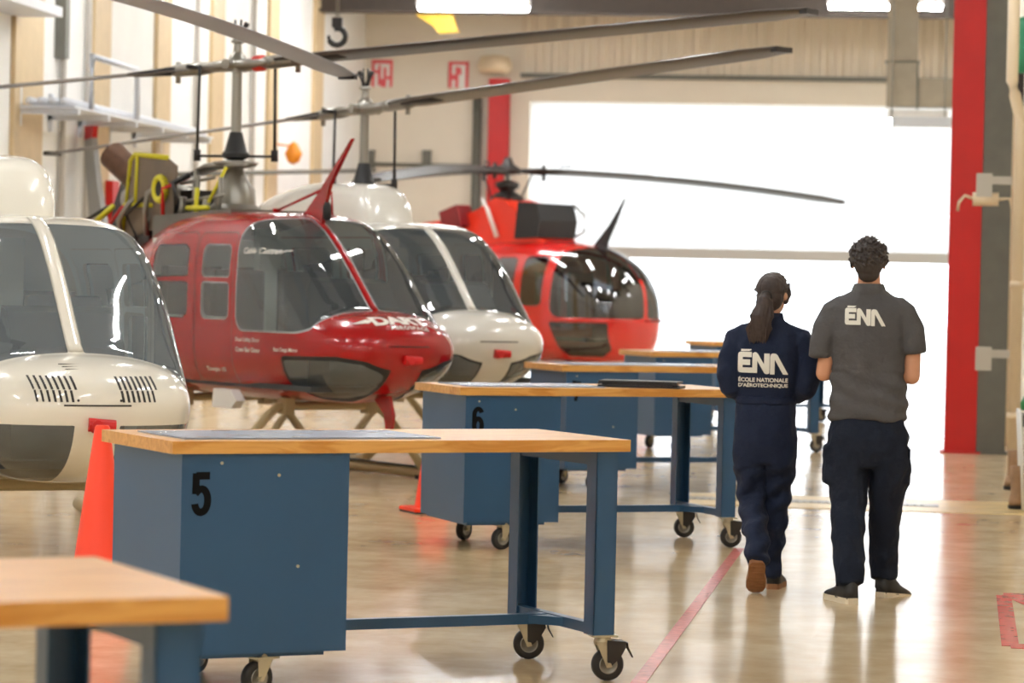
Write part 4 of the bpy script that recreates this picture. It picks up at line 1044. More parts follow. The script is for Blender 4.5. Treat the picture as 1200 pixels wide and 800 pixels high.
def print_text(o, bv, txt, cx, cz, w, h):
    V, F = text_geo(txt, .1, .003); V = fit_geo(V, w, h)
    decal('printed_text', V, F, m_print, o, bv, lambda u, v: Vector((cx+u, -1, cz+v)), Vector((0, 1, 0)), .005, .02)

# ---- man in grey polo
mp_ = P(1013, 700, 14.66); man = empty('person', (mp_.x, mp_.y, 0), R(2), 'person in grey short-sleeved polo and dark trousers walking away, seen from behind', 'person')
b = bm_()
ringloft(b, [(.80, 0, 0, .14, .10), (.95, 0, 0, .15, .105), (1.08, 0, 0, .145, .10), (1.25, -.005, 0, .155, .105), (1.38, -.01, 0, .155, .090), (1.44, -.01, 0, .11, .06), (1.50, -.012, 0, .07, .055), (1.56, -.015, .0, .056, .056), (1.63, -.018, .005, .054, .06)])
T1 = head_shape(b, (-.02, .01, 1.655), 1.0, R(-6))
for s, el, wrp in ((-1, (-.225, -.01, 1.105), (-.13, .24, 1.13)), (1, (.205, -.02, 1.10), (.105, .24, 1.12))):
    tube(b, [(s*.15, 0, 1.39), (s*.185, 0, 1.35), (s*.205, -.005, 1.25), el], [.035, .04, .042, .040], 16); ball(b, el, .040, 14)
    e, w_ = Vector(el), Vector(wrp); tube(b, [e, e.lerp(w_, .3), e.lerp(w_, .75), w_], [.040, .043, .032, .027], 16)
    hand(b, w_, (w_-e)+Vector((-s*.1, .1, 0)), (s*-.2, 0, 1), -s)
for s, y0, yk, ya, xa in ((-1, 0, -.05, -.19, -.078), (1, 0, .10, .17, .09)):
    tube(b, [(s*.085, y0, .86), (s*.09, y0+.02, .68), (s*.09, yk, .46), (xa, (yk+ya)/2, .28), (xa, ya, .10), (xa, ya+.03, .06)], [.075, .07, .05, .045, .03, .028], 16)
    tube(b, [(xa, ya-.02, .05), (xa, ya+.08, .05), (xa, ya+.17, .045)], [(.03, .03), (.035, .028), (.03, .02)], 12)
fuse('body', b, m_skin, man, .0075, 3)
face_parts(man, T1)
# hair
b = bm_(); ball(b, (-.02, -.004, 1.680), (.088, .101, .083), 24); ball(b, (-.02, -.045, 1.655), (.074, .062, .085), 20); ball(b, (-.02, -.055, 1.60), (.055, .035, .045), 16); ball(b, (-.02, .045, 1.715), (.068, .06, .045), 18)
rnd = random.Random(11)
for i in range(420):
    th = rnd.uniform(0, 2*math.pi); ph = rnd.uniform(-.35, 1.5) if math.sin(th) < .2 else rnd.uniform(.45, 1.5)
    nv = Vector((math.cos(th)*math.cos(ph), math.sin(th)*math.cos(ph), math.sin(ph))); c = Vector((-.02, -.008, 1.672))+Vector((nv.x*.084, nv.y*.096, nv.z*.080))
    sw = Vector((-nv.y, nv.x, -.4))*.7+Vector((rnd.uniform(-.6, .6), rnd.uniform(-.6, .6), rnd.uniform(-.8, .4)-max(0, .5-ph)*1.5)); ln = rnd.uniform(.016, .030)+.010*max(0, ph)
    k1 = .55 if ph < .4 else 1.
    tube(b, [c-nv*.01, c+(nv*.7*k1+sw*.35).normalized()*ln*.6, c+(nv*.35*k1+sw*.75).normalized()*ln*1.1], [.007, .0055, .001], 5)
fuse('hair', b, m_hair1, man, .0032, 0)
# polo
b = bm_()
ringloft(b, [(.885, 0, 0, .190, .128), (.90, 0, 0, .190, .130), (.97, -.002, 0, .186, .128), (1.06, -.006, 0, .178, .122), (1.17, -.010, -.002, .177, .122), (1.28, -.012, -.004, .182, .125), (1.37, -.012, -.004, .192, .120), (1.43, -.012, 0, .195, .108), (1.468, -.012, 0, .165, .09), (1.495, -.013, 0, .115, .075), (1.518, -.014, 0, .078, .064)])
tube(b, [(-.13, 0, 1.418), (-.182, 0, 1.395), (-.222, -.005, 1.33), (-.238, -.01, 1.25), (-.245, -.01, 1.182)], [(.075, .05), (.072, .062), (.062, .07), (.056, .068), (.054, .066)], 20, up=Vector((0, 1, 0)))
tube(b, [(.11, 0, 1.418), (.162, 0, 1.395), (.202, -.005, 1.33), (.208, -.01, 1.27), (.214, -.01, 1.215)], [(.075, .05), (.072, .062), (.06, .07), (.058, .068), (.058, .066)], 20, up=Vector((0, 1, 0)))
shirt = fuse('polo_shirt', b, m_polo, man, .0085, 10, lambda p: wr(p, .55, .45, .0085, 3)*(1.5 if p.z < 1.15 else .8)+(.006*math.sin(p.z*70+p.x*22+2*noise.noise(p*6)) if p.z < 1.12 else 0))
b = bm_(); rr = []
for z, k in ((1.500, 1.20), (1.512, 1.17), (1.548, .99), (1.550, .94), (1.50, .90)):
    rr.append([b.verts.new((-.015+.074*k*math.cos(t), -.004+.066*k*math.sin(t), z-.012*max(0, math.sin(t)))) for t in [2*math.pi*i/32 for i in range(32)]])
for a, c in zip(rr, rr[1:]):
    for k in range(32): b.faces.new([a[k], a[(k+1) % 32], c[(k+1) % 32], c[k]])
obj('collar', b, m_polo, shirt, smooth=True)
b = bm_(); tube(b, [(-.076, -.19, .04), (-.077, -.19, .20)], .040, 14); so_ = obj('sock', b, m_black, man, smooth=True)
b = bm_(); tube(b, [(.093, .155, .04), (.094, .165, .20)], .040, 14); obj('sock', b, m_black, man, smooth=True)
bvs = bvh_of(shirt); logo(shirt, bvs, (1004.5-1012)/241, 1.392, .198)
# trousers
b = bm_()
ringloft(b, [(.93, 0, 0, .160, .105), (.88, 0, 0, .176, .118), (.80, 0, -.005, .192, .132), (.73, 0, -.004, .194, .13), (.68, 0, 0, .188, .118), (.655, 0, 0, .17, .10)][::-1])
tube(b, [(-.095, 0, .80), (-.098, 0, .70), (-.092, 0, .60), (-.088, -.03, .46), (-.088, -.10, .30), (-.078, -.175, .14), (-.075, -.185, .088)], [(.092, .11), (.098, .115), (.090, .105), (.080, .09), (.075, .085), (.068, .078), (.066, .076)], 20, up=Vector((0, 1, 0)))
tube(b, [(.095, 0, .80), (.102, 0, .70), (.106, .03, .60), (.095, .08, .46), (.092, .13, .30), (.092, .165, .16), (.094, .160, .092)], [(.092, .11), (.098, .115), (.094, .105), (.078, .09), (.068, .08), (.064, .074), (.063, .074)], 20, up=Vector((0, 1, 0)))
box(b, -.212, -.16, -.06, .08, .57, .75); box(b, .17, .203, -.04, .10, .57, .75)
tr = fuse('trousers', b, m_navy, man, .009, 5, lambda p: wr(p, .8, .6, .012, 9))
b = bm_()
for s in (-1, 1): 
    xx = -.214 if s < 0 else .202
    box(b, xx-.004, xx+.004, -.045, .075, .70, .745)
obj('cargo_flap', b, m_navy, tr, bevel=.002)
shoe(man, (-.062, -.255, .0), R(24), R(0), m_shoe, m_solew)
shoe(man, (.080, .09, .0), R(-30), R(6), m_shoe, m_solew)

# ---- woman in navy coveralls
wp = P(892, 700, 15.0); wom = empty('person', (wp.x, wp.y, 0), R(1), 'person with long dark ponytail in navy coveralls walking away, seen from behind', 'person')
b = bm_()
ringloft(b, [(.72, 0, 0, .12, .09), (.86, 0, 0, .14, .10), (.97, 0, 0, .115, .085), (1.10, 0, 0, .125, .085), (1.24, 0, 0, .135, .08), (1.31, .003, 0, .105, .06), (1.345, .008, 0, .055, .048), (1.39, .015, 0, .045, .046), (1.45, .02, .005, .045, .05)])
T2 = head_shape(b, (.022, .01, 1.478), .93, R(-18), True)
for s, el, wrp in ((-1, (-.175, -.03, 1.02), (-.07, .20, 1.02)), (1, (.20, -.03, 1.02), (.09, .20, 1.02))):
    tube(b, [(s*.13, 0, 1.27), (s*.155, 0, 1.22), el], [.04, .042, .033], 14); ball(b, el, .034, 12)
    e, w_ = Vector(el), Vector(wrp); tube(b, [e, e.lerp(w_, .3), e.lerp(w_, .75), w_], [.034, .036, .027, .022], 14); hand(b, w_, (w_-e)+Vector((-s*.1, .1, 0)), (s*-.2, 0, 1), -s, .9)
tube(b, [(-.075, 0, .82), (-.07, .03, .62), (-.06, .03, .44), (-.03, -.14, .33), (-.014, -.29, .23)], [.07, .06, .044, .036, .024], 14)
tube(b, [(.075, 0, .82), (.075, .05, .62), (.065, .09, .44), (.055, .10, .26), (.05, .10, .09), (.055, .16, .06)], [.07, .06, .044, .036, .026, .025], 14)
tube(b, [(-.014, -.30, .23), (-.012, -.25, .16), (-.01, -.20, .10)], [.03, .03, .02], 12)
fuse('body', b, m_skin2, wom, .0075, 3); face_parts(wom, T2)
# coverall (jacket and legs are one garment)
b = bm_()
ringloft(b, [(.64, 0, 0, .150, .10), (.70, -.002, 0, .155, .118), (.80, -.002, -.004, .156, .128), (.90, .0, -.003, .149, .118), (.955, .0, 0, .142, .108), (.985, .0, 0, .146, .112), (1.05, .002, -.004, .160, .125), (1.15, .002, -.006, .165, .127), (1.24, .003, -.004, .168, .115), (1.29, .004, 0, .155, .098), (1.325, .006, 0, .118, .08), (1.355, .010, 0, .075, .064), (1.372, .012, 0, .062, .056)])
tube(b, [(-.10, 0, 1.272), (-.150, 0, 1.255), (-.182, -.01, 1.17), (-.190, -.03, 1.08), (-.178, -.035, 1.02), (-.135, .05, .992), (-.085, .16, 1.00)], [(.065, .05), (.062, .062), (.055, .066), (.056, .064), (.056, .058), (.05, .052), (.042, .044)], 20, up=Vector((0, 1, .2)))
tube(b, [(.11, 0, 1.272), (.165, 0, 1.255), (.205, -.01, 1.17), (.215, -.03, 1.08), (.200, -.035, 1.02), (.155, .05, .992), (.10, .16, 1.00)], [(.065, .05), (.062, .062), (.056, .066), (.058, .064), (.058, .058), (.05, .052), (.042, .044)], 20, up=Vector((0, 1, .2)))
tube(b, [(-.078, 0, .78), (-.075, 0, .68), (-.068, .02, .58), (-.060, .02, .44), (-.036, -.12, .335), (-.022, -.25, .25), (-.016, -.315, .165)], [(.078, .10), (.080, .108), (.074, .098), (.066, .085), (.062, .075), (.056, .066), (.054, .062)], 20, up=Vector((0, 1, 0)))
tube(b, [(.078, 0, .78), (.074, 0, .68), (.070, .05, .58), (.060, .09, .42), (.052, .10, .25), (.042, .10, .13), (.044, .095, .06)], [(.080, .10), (.082, .108), (.075, .098), (.064, .08), (.053, .07), (.046, .062), (.046, .062)], 20, up=Vector((0, 1, 0)))
cv = fuse('coverall', b, m_cov, wom, .0085, 9, lambda p: wr(p, .75, .55, .010, 21)+(.007*math.sin(p.z*55-p.x*40+3*noise.noise(p*5)) if p.z < .62 else 0))
b = bm_(); rr = []
for z, k in ((1.352, 1.14), (1.372, 1.06), (1.392, 1.0), (1.394, .95), (1.36, .92)):
    rr.append([b.verts.new((.012+.064*k*math.cos(t), .058*k*math.sin(t), z)) for t in [2*math.pi*i/28 for i in range(28)]])
for a, c in zip(rr, rr[1:]):
    for k in range(28): b.faces.new([a[k], a[(k+1) % 28], c[(k+1) % 28], c[k]])
obj('collar', b, m_cov, cv, smooth=True)
b = bm_(); ringloft(b, [(.935, 0, 0, .149, .117), (.94, 0, 0, .153, .121), (.968, 0, 0, .153, .121), (.973, 0, 0, .149, .117)], 40); obj('waistband', b, m_cov, cv, smooth=True)
bvc = bvh_of(cv); logo(cv, bvc, (889.5-893)/238, 1.150, .252)
print_text(cv, bvc, 'ÉCOLE NATIONALE', -.013, 1.062, .248, .026); print_text(cv, bvc, 'D\u2019AÉROTECHNIQUE', -.013, 1.033, .248, .026)
V, F = [(0, 0, 0), (.012, .01, 0), (0, .02, 0)], [[0, 1, 2]]
shoe(wom, (-.014, -.345, .165), R(3), R(40), m_shoe, m_soleb, .25, .05)
shoe(wom, (.055, .045, 0), R(-6), R(0), m_shoe, m_soleb, .25, .046)
# hair: cap and ponytail with strands
b = bm_(); Th = Matrix.Translation((.022, .01, 1.478)) @ Matrix.Rotation(R(-18), 4, 'Z') @ Matrix.Diagonal((.93, .93, .93, 1)); q = bm_()
ball(q, (0, -.014, .040), (.083, .101, .088), 28); ball(q, (0, -.045, -.01), (.074, .065, .075), 24); ball(q, (0, -.10, .005), (.03, .03, .03), 14)
for sx in (-1, 1): tube(q, [(sx*.066, .045, .07), (sx*.083, .02, .01), (sx*.08, -.02, -.04)], [(.016, .008), (.016, .01), (.012, .008)], 8)
bmesh.ops.transform(q, matrix=Th, verts=q.verts); me = bpy.data.meshes.new('q'); q.to_mesh(me); q.free(); b.from_mesh(me)
rnd = random.Random(5); root = Th @ Vector((0, -.10, .0))
tube(b, [root+Vector((0, .02, .01)), root+Vector((-.008, -.03, -.02)), root+Vector((-.025, -.045, -.10)), root+Vector((-.035, -.04, -.17)), root+Vector((-.038, -.035, -.215))], [(.028, .028), (.034, .03), (.044, .028), (.046, .02), (.016, .008)], 14, up=Vector((0, 1, 0)))
for i in range(120):
    a = rnd.uniform(-1, 1); dy = rnd.uniform(-.6, 1); e = rnd.uniform(-.03, .012)
    wv = rnd.uniform(-.016, .016)
    tube(b, [root+Vector((a*.018, .01, .012)), root+Vector((a*.036-.006, -.032+dy*.012, -.03)), root+Vector((a*.050-.02+wv, -.055+dy*.012, -.10)), root+Vector((a*.052-.032-wv, -.05+dy*.012, -.165)), root+Vector((a*.046-.036, -.042, -.215+e))], [.004, .005, .005, .004, .001], 5)
for i in range(160):
    th = rnd.uniform(0, 2*math.pi); r0 = rnd.uniform(.2, 1)
    s0 = Th @ Vector((math.cos(th)*.086*r0, .0+math.sin(th)*.10*r0, .040+.09*math.sqrt(max(0, 1-r0*r0)))); s1 = Th @ Vector((math.cos(th)*.075, -.055, .04-.03*abs(math.cos(th))+.03*math.sin(th)))
    tube(b, [s0, s0.lerp(s1, .5)+(s0.lerp(s1, .5)-(Th @ Vector((0, 0, .0)))).normalized()*.012, s1.lerp(root, .6)+Vector((0, -.012, 0))], [.004, .0045, .003], 5)
wh = fuse('hair', b, m_hair2, wom, .0026, 0, lambda p: .003*noise.noise(Vector((p.x*70, p.y*70, p.z*16))))
b = bm_()
for k, (a, ln) in enumerate(((.09, .06), (.082, .075), (-.10, .05), (-.088, .09), (-.084, .07))):
    p0 = Th @ Vector((a*.9, .0, .03-.01*k)); tube(b, [p0, p0+Vector((a*.12, 0, -ln*.5)), p0+Vector((a*.02, .004, -ln))], [.003, .0022, .0006], 5)
obj('loose_strands', b, m_hair2, wh, smooth=True)
b = bm_(); lathe(b, [(.022, -.008), (.030, -.004), (.030, .004), (.022, .008)], 'y', root+Vector((0, -.018, -.002)), 18); obj('hair_tie', b, m_black, wh, smooth=True)
# ------------------------------------------------------------------ things on and along the walls
def tagbox(name, label, cat, m, boxes, loc=(0, 0, 0), bevel=.004, group=None):
    b = bm_()
    for q in boxes: box(b, *q)
    o = obj(name, b, m, None, bevel=bevel); o.location = loc; return tag(o, label, cat, group)
# right: red column, grey column
p = G(1121, 531)
def hsection(x, y, w, d, m, lab, nm='steel_column'):
    b = bm_(); box(b, -w/2, w/2, -d/2, -d/2+.025, 0, ZC-.001); box(b, -w/2, w/2, d/2-.025, d/2, 0, ZC-.001); box(b, -.012, .012, -d/2+.025, d/2-.025, 0, ZC-.001); box(b, -w/2-.04, w/2+.04, -d/2-.04, d/2+.04, .001, .02)
    o = obj(nm, b, m); o.location = (x, y, 0); return tag(o, lab, 'column')
hsection(p.x+.03, p.y+.17, .30, .30, m_redcol, 'tall red steel column at the right of the bright door')
hsection(p.x+.318, p.y+.18, .27, .30, m_grey, 'grey steel column right beside the red one')
# red column and pipes at the left of the far door
p = PL(585, 100, 1, YB-.2); top = PL(585, 92, 1, YB-.2).z
b = bm_(); box(b, -.17, .17, -.02, .0, 0, top); box(b, -.17, .17, .14, .16, 0, top); box(b, -.01, .01, 0, .14, 0, top)
o = obj('steel_column', b, m_redcol); o.location = (p.x, YB-.2, 0); tag(o, 'red steel column on the far wall, left of the bright door', 'column')
p = PL(560, 100, 1, YB-.1); b = bm_(); tube(b, [(0, 0, 0), (0, 0, PL(560, 106, 1, YB-.1).z)], .075, 14); o = obj('wall_pipe', b, m_grey, smooth=True); o.location = (p.x, YB-.1, 0); tag(o, 'vertical grey pipe left of the red column on the far wall', 'pipe')
# beige hood over the column
p = PL(580, 78, 1, YB-.3); b = bm_(); lathe(b, [(0, -.1), (.24, -.1), (.30, 0), (.24, .16), (0, .2)], 'z', (0, 0, 0), 20); o = obj('wall_vent', b, m_beige, smooth=True); o.location = (p.x, YB-.32, p.z); tag(o, 'rounded beige vent hood above the far red column', 'vent')
# exit-style picture plates on the far wall
def plate(px0, px1, py0, py1, lab, pict):
    a = PL(px0, py0, 1, YB-.02); c = PL(px1, py1, 1, YB-.02); w, h = c.x-a.x, a.z-c.z
    o = empty('wall_sign', ((a.x+c.x)/2, YB-.02, c.z), 0, lab, 'sign')
    b = bm_(); box(b, -w/2, w/2, -.01, .01, 0, h); obj('panel', b, m_whitep, o)
    b = bm_()
    for (x0, x1, z0, z1) in pict: box(b, -w/2+w*x0, -w/2+w*x1, -.016, -.0105, h*z0, h*z1)
    obj('symbol', b, mat('sign_red', srgb(226, 92, 100), .5), o)
plate(436, 460, 70, 102, 'red and white sign high on the far wall, the left one', [(0, 1, .86, 1), (0, .14, 0, .86), (.30, .44, .06, .8), (.56, .70, 0, .72), (.86, 1, 0, .86), (.14, .3, .5, .62), (.7, .86, .28, .4), (.44, .56, 0, .3)])
plate(526, 549, 72, 103, 'red and white sign high on the far wall, nearer the red column', [(0, 1, .88, 1), (0, .18, 0, .88), (.34, .5, .0, .8), (.84, 1, 0, .88), (.5, .64, .5, .76), (.18, .34, .3, .5)])
# horizontal conduit and junction boxes
a = PL(418, 192, 1, YB-.06); c = PL(555, 195, 1, YB-.06); b = bm_(); tube(b, [(a.x, YB-.06, a.z), (c.x, YB-.06, a.z)], .03, 8); o = obj('wall_conduit', b, m_grey, smooth=True); tag(o, 'horizontal conduit along the far wall under the signs', 'conduit')
for px, lab in ((434, 'small grey junction box on the far wall, nearest the corner'), (500, 'small grey junction box on the far wall, below the gap between the signs')):
    p = PL(px, 183, 1, YB-.08); tagbox('junction_box', lab, 'junction box', m_grey, [(-.07, .07, -.05, .05, -.2, .1)], (p.x, YB-.06, p.z), group='junction boxes on the far wall')
p0 = PL(505, 244, 1, YB-.1)
tagbox('wall_cabinet', 'low pale cabinet against the far wall behind the white helicopter', 'cabinet', m_wall, [(-1.2, 1.1, -.4, .0, .001, 1.9)], (p0.x-.3, YB-.01, 0))
# yellow hoist jib and the black hook
def jib():
    o = empty('hoist_arm', PL(513, 30, 1, 45.2), 0, 'yellow hoist arm hanging below the dark roof beam', 'hoist'); d = bm_()
    s = 46/3500
    prism(d, [(-.35, .16), (.24, .16), (.30, -.05), (.34, -.10), (.02, -.12), (-.05, -.02)], 'y', -.06, .06); obj('jib', d, m_yellow, o, bevel=.01)
    d = bm_(); tube(d, [(0, 0, .16), (0, 0, zt+.0-o.location.z)], .03, 8); obj('trolley', d, m_darkm, o)
jib()
hk = P(395, 43, 30); o = empty('crane_hook', hk, 0, 'black crane hook hanging at the top left above the rotor blades', 'hook')
b = bm_(); pts = [(.085*math.sin(t), 0, .085*math.cos(t)) for t in [R(-20+300*i/16) for i in range(17)]]; tube(b, pts, [.03]*14+[.026, .02, .01], 10); obj('hook_body', b, m_black, o, smooth=True)
b = bm_(); box(b, -.05, .05, -.03, .03, .09, .19); obj('hook_block', b, m_darkm, o, bevel=.01)
b = bm_(); tube(b, [(-.012, 0, .19), (-.012, 0, ZC-hk.z)], .006, 6); tube(b, [(.012, 0, .19), (.012, 0, ZC-hk.z)], .006, 6); obj('hoist_chain', b, m_steel, o, smooth=True)
# duct with branch at the upper right
y = 41.; a = P(1040, 0, y); c = P(1076, 0, y); zb_ = P(1058, 126, y).z; a_x = PL(1040, 60, 1, a.y).x; c_x = PL(1076, 60, 1, a.y).x; yy = a.y
du = empty('air_duct', ((a_x+c_x)/2, yy, zb_), 0, 'grey sheet metal duct dropping from the roof and turning right', 'duct'); hw = (c_x-a_x)/2
b = bm_(); box(b, -hw, hw, -.22, .22, .62, ZC-zb_-.01); obj('duct_section', b, m_duct, du, bevel=.01)
b = bm_(); box(b, -hw, hw, -.22, .22, 0, .60); obj('duct_section', b, m_duct, du, bevel=.01)
zt2 = P(1090, 93, y).z-zb_; b = bm_(); box(b, hw+.003, XR-.02-(a_x+c_x)/2, -.2, .2, 0, zt2); obj('duct_branch', b, m_duct, du, bevel=.01)
b = bm_(); box(b, -hw-.03, hw+.03, -.24, .24, .60, .62); box(b, hw-.01, hw+.015, -.23, .23, -.02, .61); obj('flange', b, m_grey, du)
lw = P(1076, 131, y); o = fixture((lw.x, yy-.0, zb_-.16), 'fluorescent fixture fixed under the grey duct, beside the red column', .82, 0, None)
for ch in children(o):
    if ch.name.startswith('hanger_rod'): bpy.data.objects.remove(ch)
a = P(1045, 136, y-1); z1 = P(1045, 137, y-1).z; z0 = P(1045, 148, y-1).z; b = bm_(); box(b, 0, XR-.05-a.x, -.15, .15, 0, z1-z0); o = obj('unit_heater', b, mat('heater_grey', srgb(186, 190, 196), .5), bevel=.01); o.location = (a.x, a.y, z0); tag(o, 'long pale grey heater box below the duct light', 'heater')
b = bm_(); tube(b, [(-.0, 0, z1-z0), (-.0, 0, ZC-z0-.01)], .01, 6); tube(b, [(.7, 0, z1-z0), (.7, 0, ZC-z0-.01)], .01, 6); obj('hanger_rod', b, m_grey, o)
# left wall rack of pale pipes
rk = PL(70, 130, 0, XL+.5); re_ = PL(235, 165, 0, XL+.5)
o = empty('wall_rack', (XL, (rk.y+re_.y)/2, PL(120, 135, 0, XL+.5).z), 0, 'pale pipe rack mounted on the left wall behind the rotor blades', 'rack'); L_ = (re_.y-rk.y)/2
m_rack = mat('rack_white', srgb(226, 230, 238), .4)
for i in range(4):
    b = bm_(); tube(b, [(.18+.12*i, -L_, .05), (.18+.12*i, L_, .05)], .04, 8); obj('pipe', b, m_rack, o, smooth=True)
b = bm_()
box(b, .10, .66, -L_, L_, -.02, .0); obj('shelf', b, m_rack, o)
for i in range(6):
    y_ = -L_+.15+(2*L_-.3)*i/5; b = bm_(); box(b, .001, .66, y_-.03, y_+.03, -.08, -.021); box(b, .001, .05, y_-.03, y_+.03, -.2, .2); obj('bracket', b, m_rack, o)
b = bm_(); tube(b, [(.66, -L_*.8, 0), (.66, -L_*.8, .55), (.66, -L_*.2, .55), (.66, -L_*.2, 0)], .035, 8); obj('guard_rail', b, m_rack, o, smooth=True)
# cable tray top left corner
a = PL(2, 4, 0, XL+.4); c = PL(62, 26, 0, XL+.4)
tagbox('cable_tray', 'bluish cable tray high on the left wall in the top left corner', 'cable tray', m_rack, [(.001, .5, a.y-.5, c.y, 0, .10)], (XL, 0, c.z+.05))
p = PL(88, 30, 0, XL+.2); tagbox('junction_box', 'dark junction box high on the left wall beside the cable tray', 'junction box', m_grey, [(.001, .12, -.08, .08, -.35, .35)], (XL, p.y, p.z))
# orange hanging marker and red cabinets
p = PL(344, 180, 0, XL+.3); b = bm_(); lathe(b, [(0, -.16), (.08, -.12), (.13, 0), (.06, .14), (0, .18)], 'z', (0, 0, 0), 14); tube(b, [(0, 0, .1), (-.3, 0, .14)], .015, 6); o = obj('warning_lamp', b, mat('amber', srgb(240, 150, 40), .4), smooth=True); o.location = (XL+.3, p.y, p.z); tag(o, 'amber warning lamp on the left wall above the white cowling', 'lamp')
p = PL(142, 235, 0, XL+.2); tagbox('fire_cabinet', 'red cabinet on the left wall behind the exposed engine', 'cabinet', m_redcol, [(.001, .14, -.14, .14, -.30, .22)], (XL, p.y, p.z))
a = PL(130, 205, 0, XL+.1); b = bm_(); tube(b, [(XL+.26, a.y, PL(130, 205, 0, XL+.1).z), (XL+.26, YB-.3, PL(400, 193, 0, XL+.1).z)], .03, 8); o = obj('wall_conduit', b, m_grey, smooth=True); tag(o, 'long thin horizontal pipe along the left wall at blade height', 'pipe')
# right edge: pipes and equipment close to the right wall -----------------
def vpipe(px, py0, py1, d, r, lab, m=m_beige, bend=None):
    a = P(px, py0, d); c = P(px, py1, d); b = bm_()
    z1 = max(a.z, 0); z0 = max(c.z, 0.001)
    pts = [(0, 0, z0), (0, 0, z1)] if bend is None else [(0, 0, z0), (0, 0, z1-.25)]+[(bend*k, 0, z1-.25+.35*k) for k in (.3, .7, 1.)]+[(bend, 0, min(ZC-.01, z1+3))]
    tube(b, pts, r, 14); 
    for zz in (z0+.5, z0+1.6): 
        if zz < z1-.3: lathe(b, [(r, -.03), (r+.012, -.03), (r+.012, .03), (r, .03)], 'z', (0, 0, zz), 14)
    o = obj('wall_pipe', b, m, smooth=True); o.location = (P(px, 300, d).x, P(px, 300, d).y, 0); return tag(o, lab, 'pipe')
vpipe(1193, 110, 560, 25.0, .05, 'cream pipe rising along the right edge, offset by a bend near the top', bend=-.085)
vpipe(1180, 120, 540, 30.0, .05, 'thin cream pipe behind the bent pipe at the right edge')
vpipe(1168, 0, 545, 33.0, .06, 'thin tan pipe between the grey column and the cream pipes', m_post)
m_armp = mat('arm_paint', srgb(186, 180, 168), .5)
def bracket(px0, px1, py, d, lab, droop):
    a = P(px0, py, d); c = P(px1, py, d); o = empty('hose_rack', (c.x, a.y, a.z), 0, lab, 'rack'); w = c.x-a.x
    b = bm_(); box(b, -w, 0, -.04, .04, -.035, .035); obj('arm', b, m_armp, o, bevel=.006)
    b = bm_(); box(b, -w-.02, -w+.12, -.06, .06, -.15, .06); obj('clamp', b, m_armp, o, bevel=.01)
    if droop:
        b = bm_(); tube(b, [(-w-.05, 0, -.17), (-w+.18, 0, -.17)], .06, 12); obj('roller', b, m_beige, o, smooth=True)
        b = bm_(); tube(b, [(-w-.04, 0, -.17), (-w-.12, 0, -.14), (-w-.17, 0, -.2), (-w-.18, 0, -.28)], .014, 8); tube(b, [(-w+.18, 0, -.17), (-w+.28, 0, -.16), (-w+.33, 0, -.4), (-w+.33, 0, -1.2)], .014, 8); obj('hose', b, m_beige, o, smooth=True)
bracket(1147, 1186, 211, 26.8, 'white wall arm with roller reaching in front of the grey column', True)
bracket(1146, 1190, 414, 26.8, 'lower white wall arm crossing the grey column', False)
p = P(1180, 300, 31); tagbox('electrical_box', 'grey electrical box on the right wall between the pipes', 'electrical box', m_duct, [(-.1, .1, -.05, .05, -.4, .5)], (p.x-.02, p.y, p.z-.55))
p = P(1176, 470, 31); tagbox('outlet_box', 'small white outlet box low beside the grey column', 'outlet', m_whitep, [(-.05, .05, -.03, .03, -.09, .09)], (p.x-.06, p.y, p.z))
# dark opening high on the right
p = P(1188, 120, 31); tagbox('wall_duct', 'dark square duct high at the right edge behind the bent pipe', 'duct', m_darkm, [(-.06, .10, -.1, .1, -.35, .40)], (p.x, p.y, p.z))
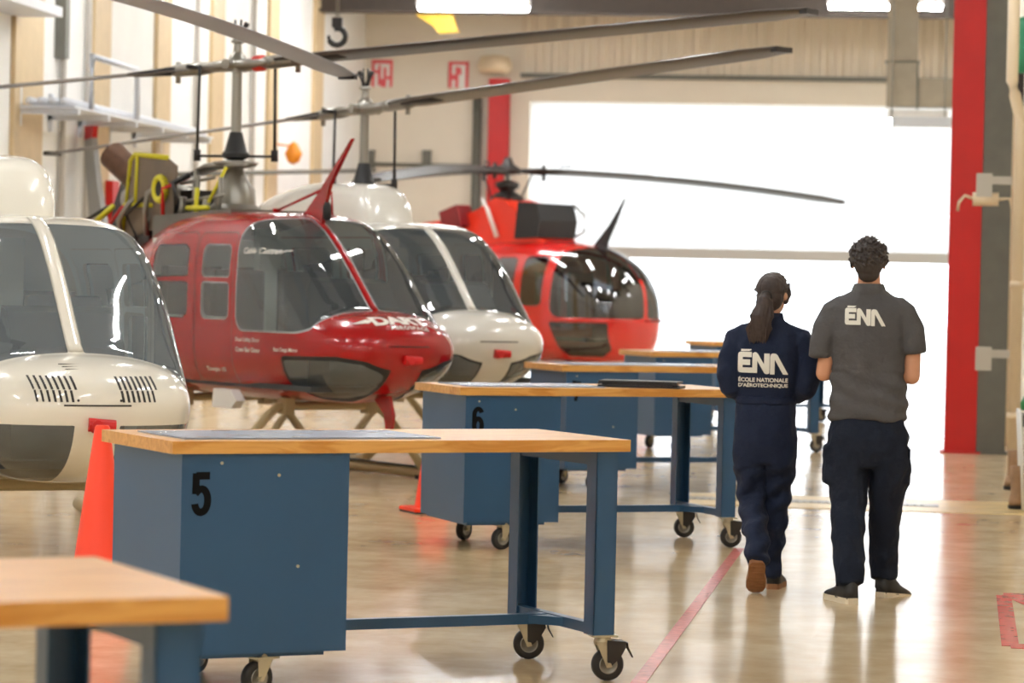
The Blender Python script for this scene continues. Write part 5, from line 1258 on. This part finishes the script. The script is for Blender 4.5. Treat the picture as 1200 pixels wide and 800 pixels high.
# green tank gauge at the top right corner
p = P(1199, 52, 25.6); b = bm_(); lathe(b, [(0, -.25), (.06, -.24), (.07, -.15), (.07, .15), (.05, .22), (0, .24)], 'z', (0, 0, 0), 14); o = obj('green_bottle', b, mat('green_bottle', srgb(40, 130, 90), .3), smooth=True); o.location = p; tag(o, 'green cylinder mounted at the upper right edge', 'cylinder')
bk = bm_(); box(bk, -.02, XR-p.x-.002, .07, .09, -.1, .1); obj('wall_clip', bk, m_grey, o)
# white-legged cart at the right edge
p = G(1199, 600); o = empty('cart', (p.x+.06, p.y, 0), 0, 'white framed cart at the right edge with a green bowl on top', 'cart')
hh = P(1194, 482, 21).z
b = bm_(); tube(b, [(-.06, 0, .01), (-.095, 0, hh)], .012, 8); tube(b, [(.3, 0, .01), (.28, 0, hh)], .012, 8); tube(b, [(-.06, .5, .01), (-.095, .5, hh)], .012, 8); tube(b, [(-.095, 0, hh), (-.095, .5, hh)], .012, 8); obj('frame', b, m_whitep, o, smooth=True)
b = bm_(); box(b, -.08, .30, 0, .5, hh-.1, hh-.02); obj('tray', b, m_grey, o, bevel=.005)
b = bm_(); lathe(b, [(0, .0), (.07, .0), (.075, .05), (.05, .1), (0, .11)], 'z', (p.x+.04, p.y+.12, hh+.012), 18); o = obj('green_bowl', b, mat('green_plastic', srgb(30, 120, 60), .4), smooth=True); tag(o, 'green bowl standing upside down on the white cart at the right edge', 'bowl')
# boots on the floor at the wall
m_boot = mat('tan_boot', srgb(150, 116, 84), .7, var=.15, vscale=20)
def boot(px, py, lab, rz):
    p = G(px, py); o = empty('work_boot', (p.x, p.y, 0), rz, lab, 'boot', 'work boots along the right wall')
    b = bm_(); ringloft(b, [(.03, 0, 0, .055, .11), (.07, 0, -.005, .052, .10), (.11, 0, -.04, .048, .065), (.22, 0, -.05, .05, .058), (.30, 0, -.05, .055, .062)]); obj('shaft', b, m_boot, o, smooth=True)
    b = bm_(); ringloft(b, [(.0, 0, .0, .056, .118), (.03, 0, 0, .058, .12)]); obj('sole', b, m_black, o)
boot(1186, 573, 'tan work boot farther along the right wall', R(160)); boot(1191, 596, 'tan work boot nearer the camera at the right wall', R(170))
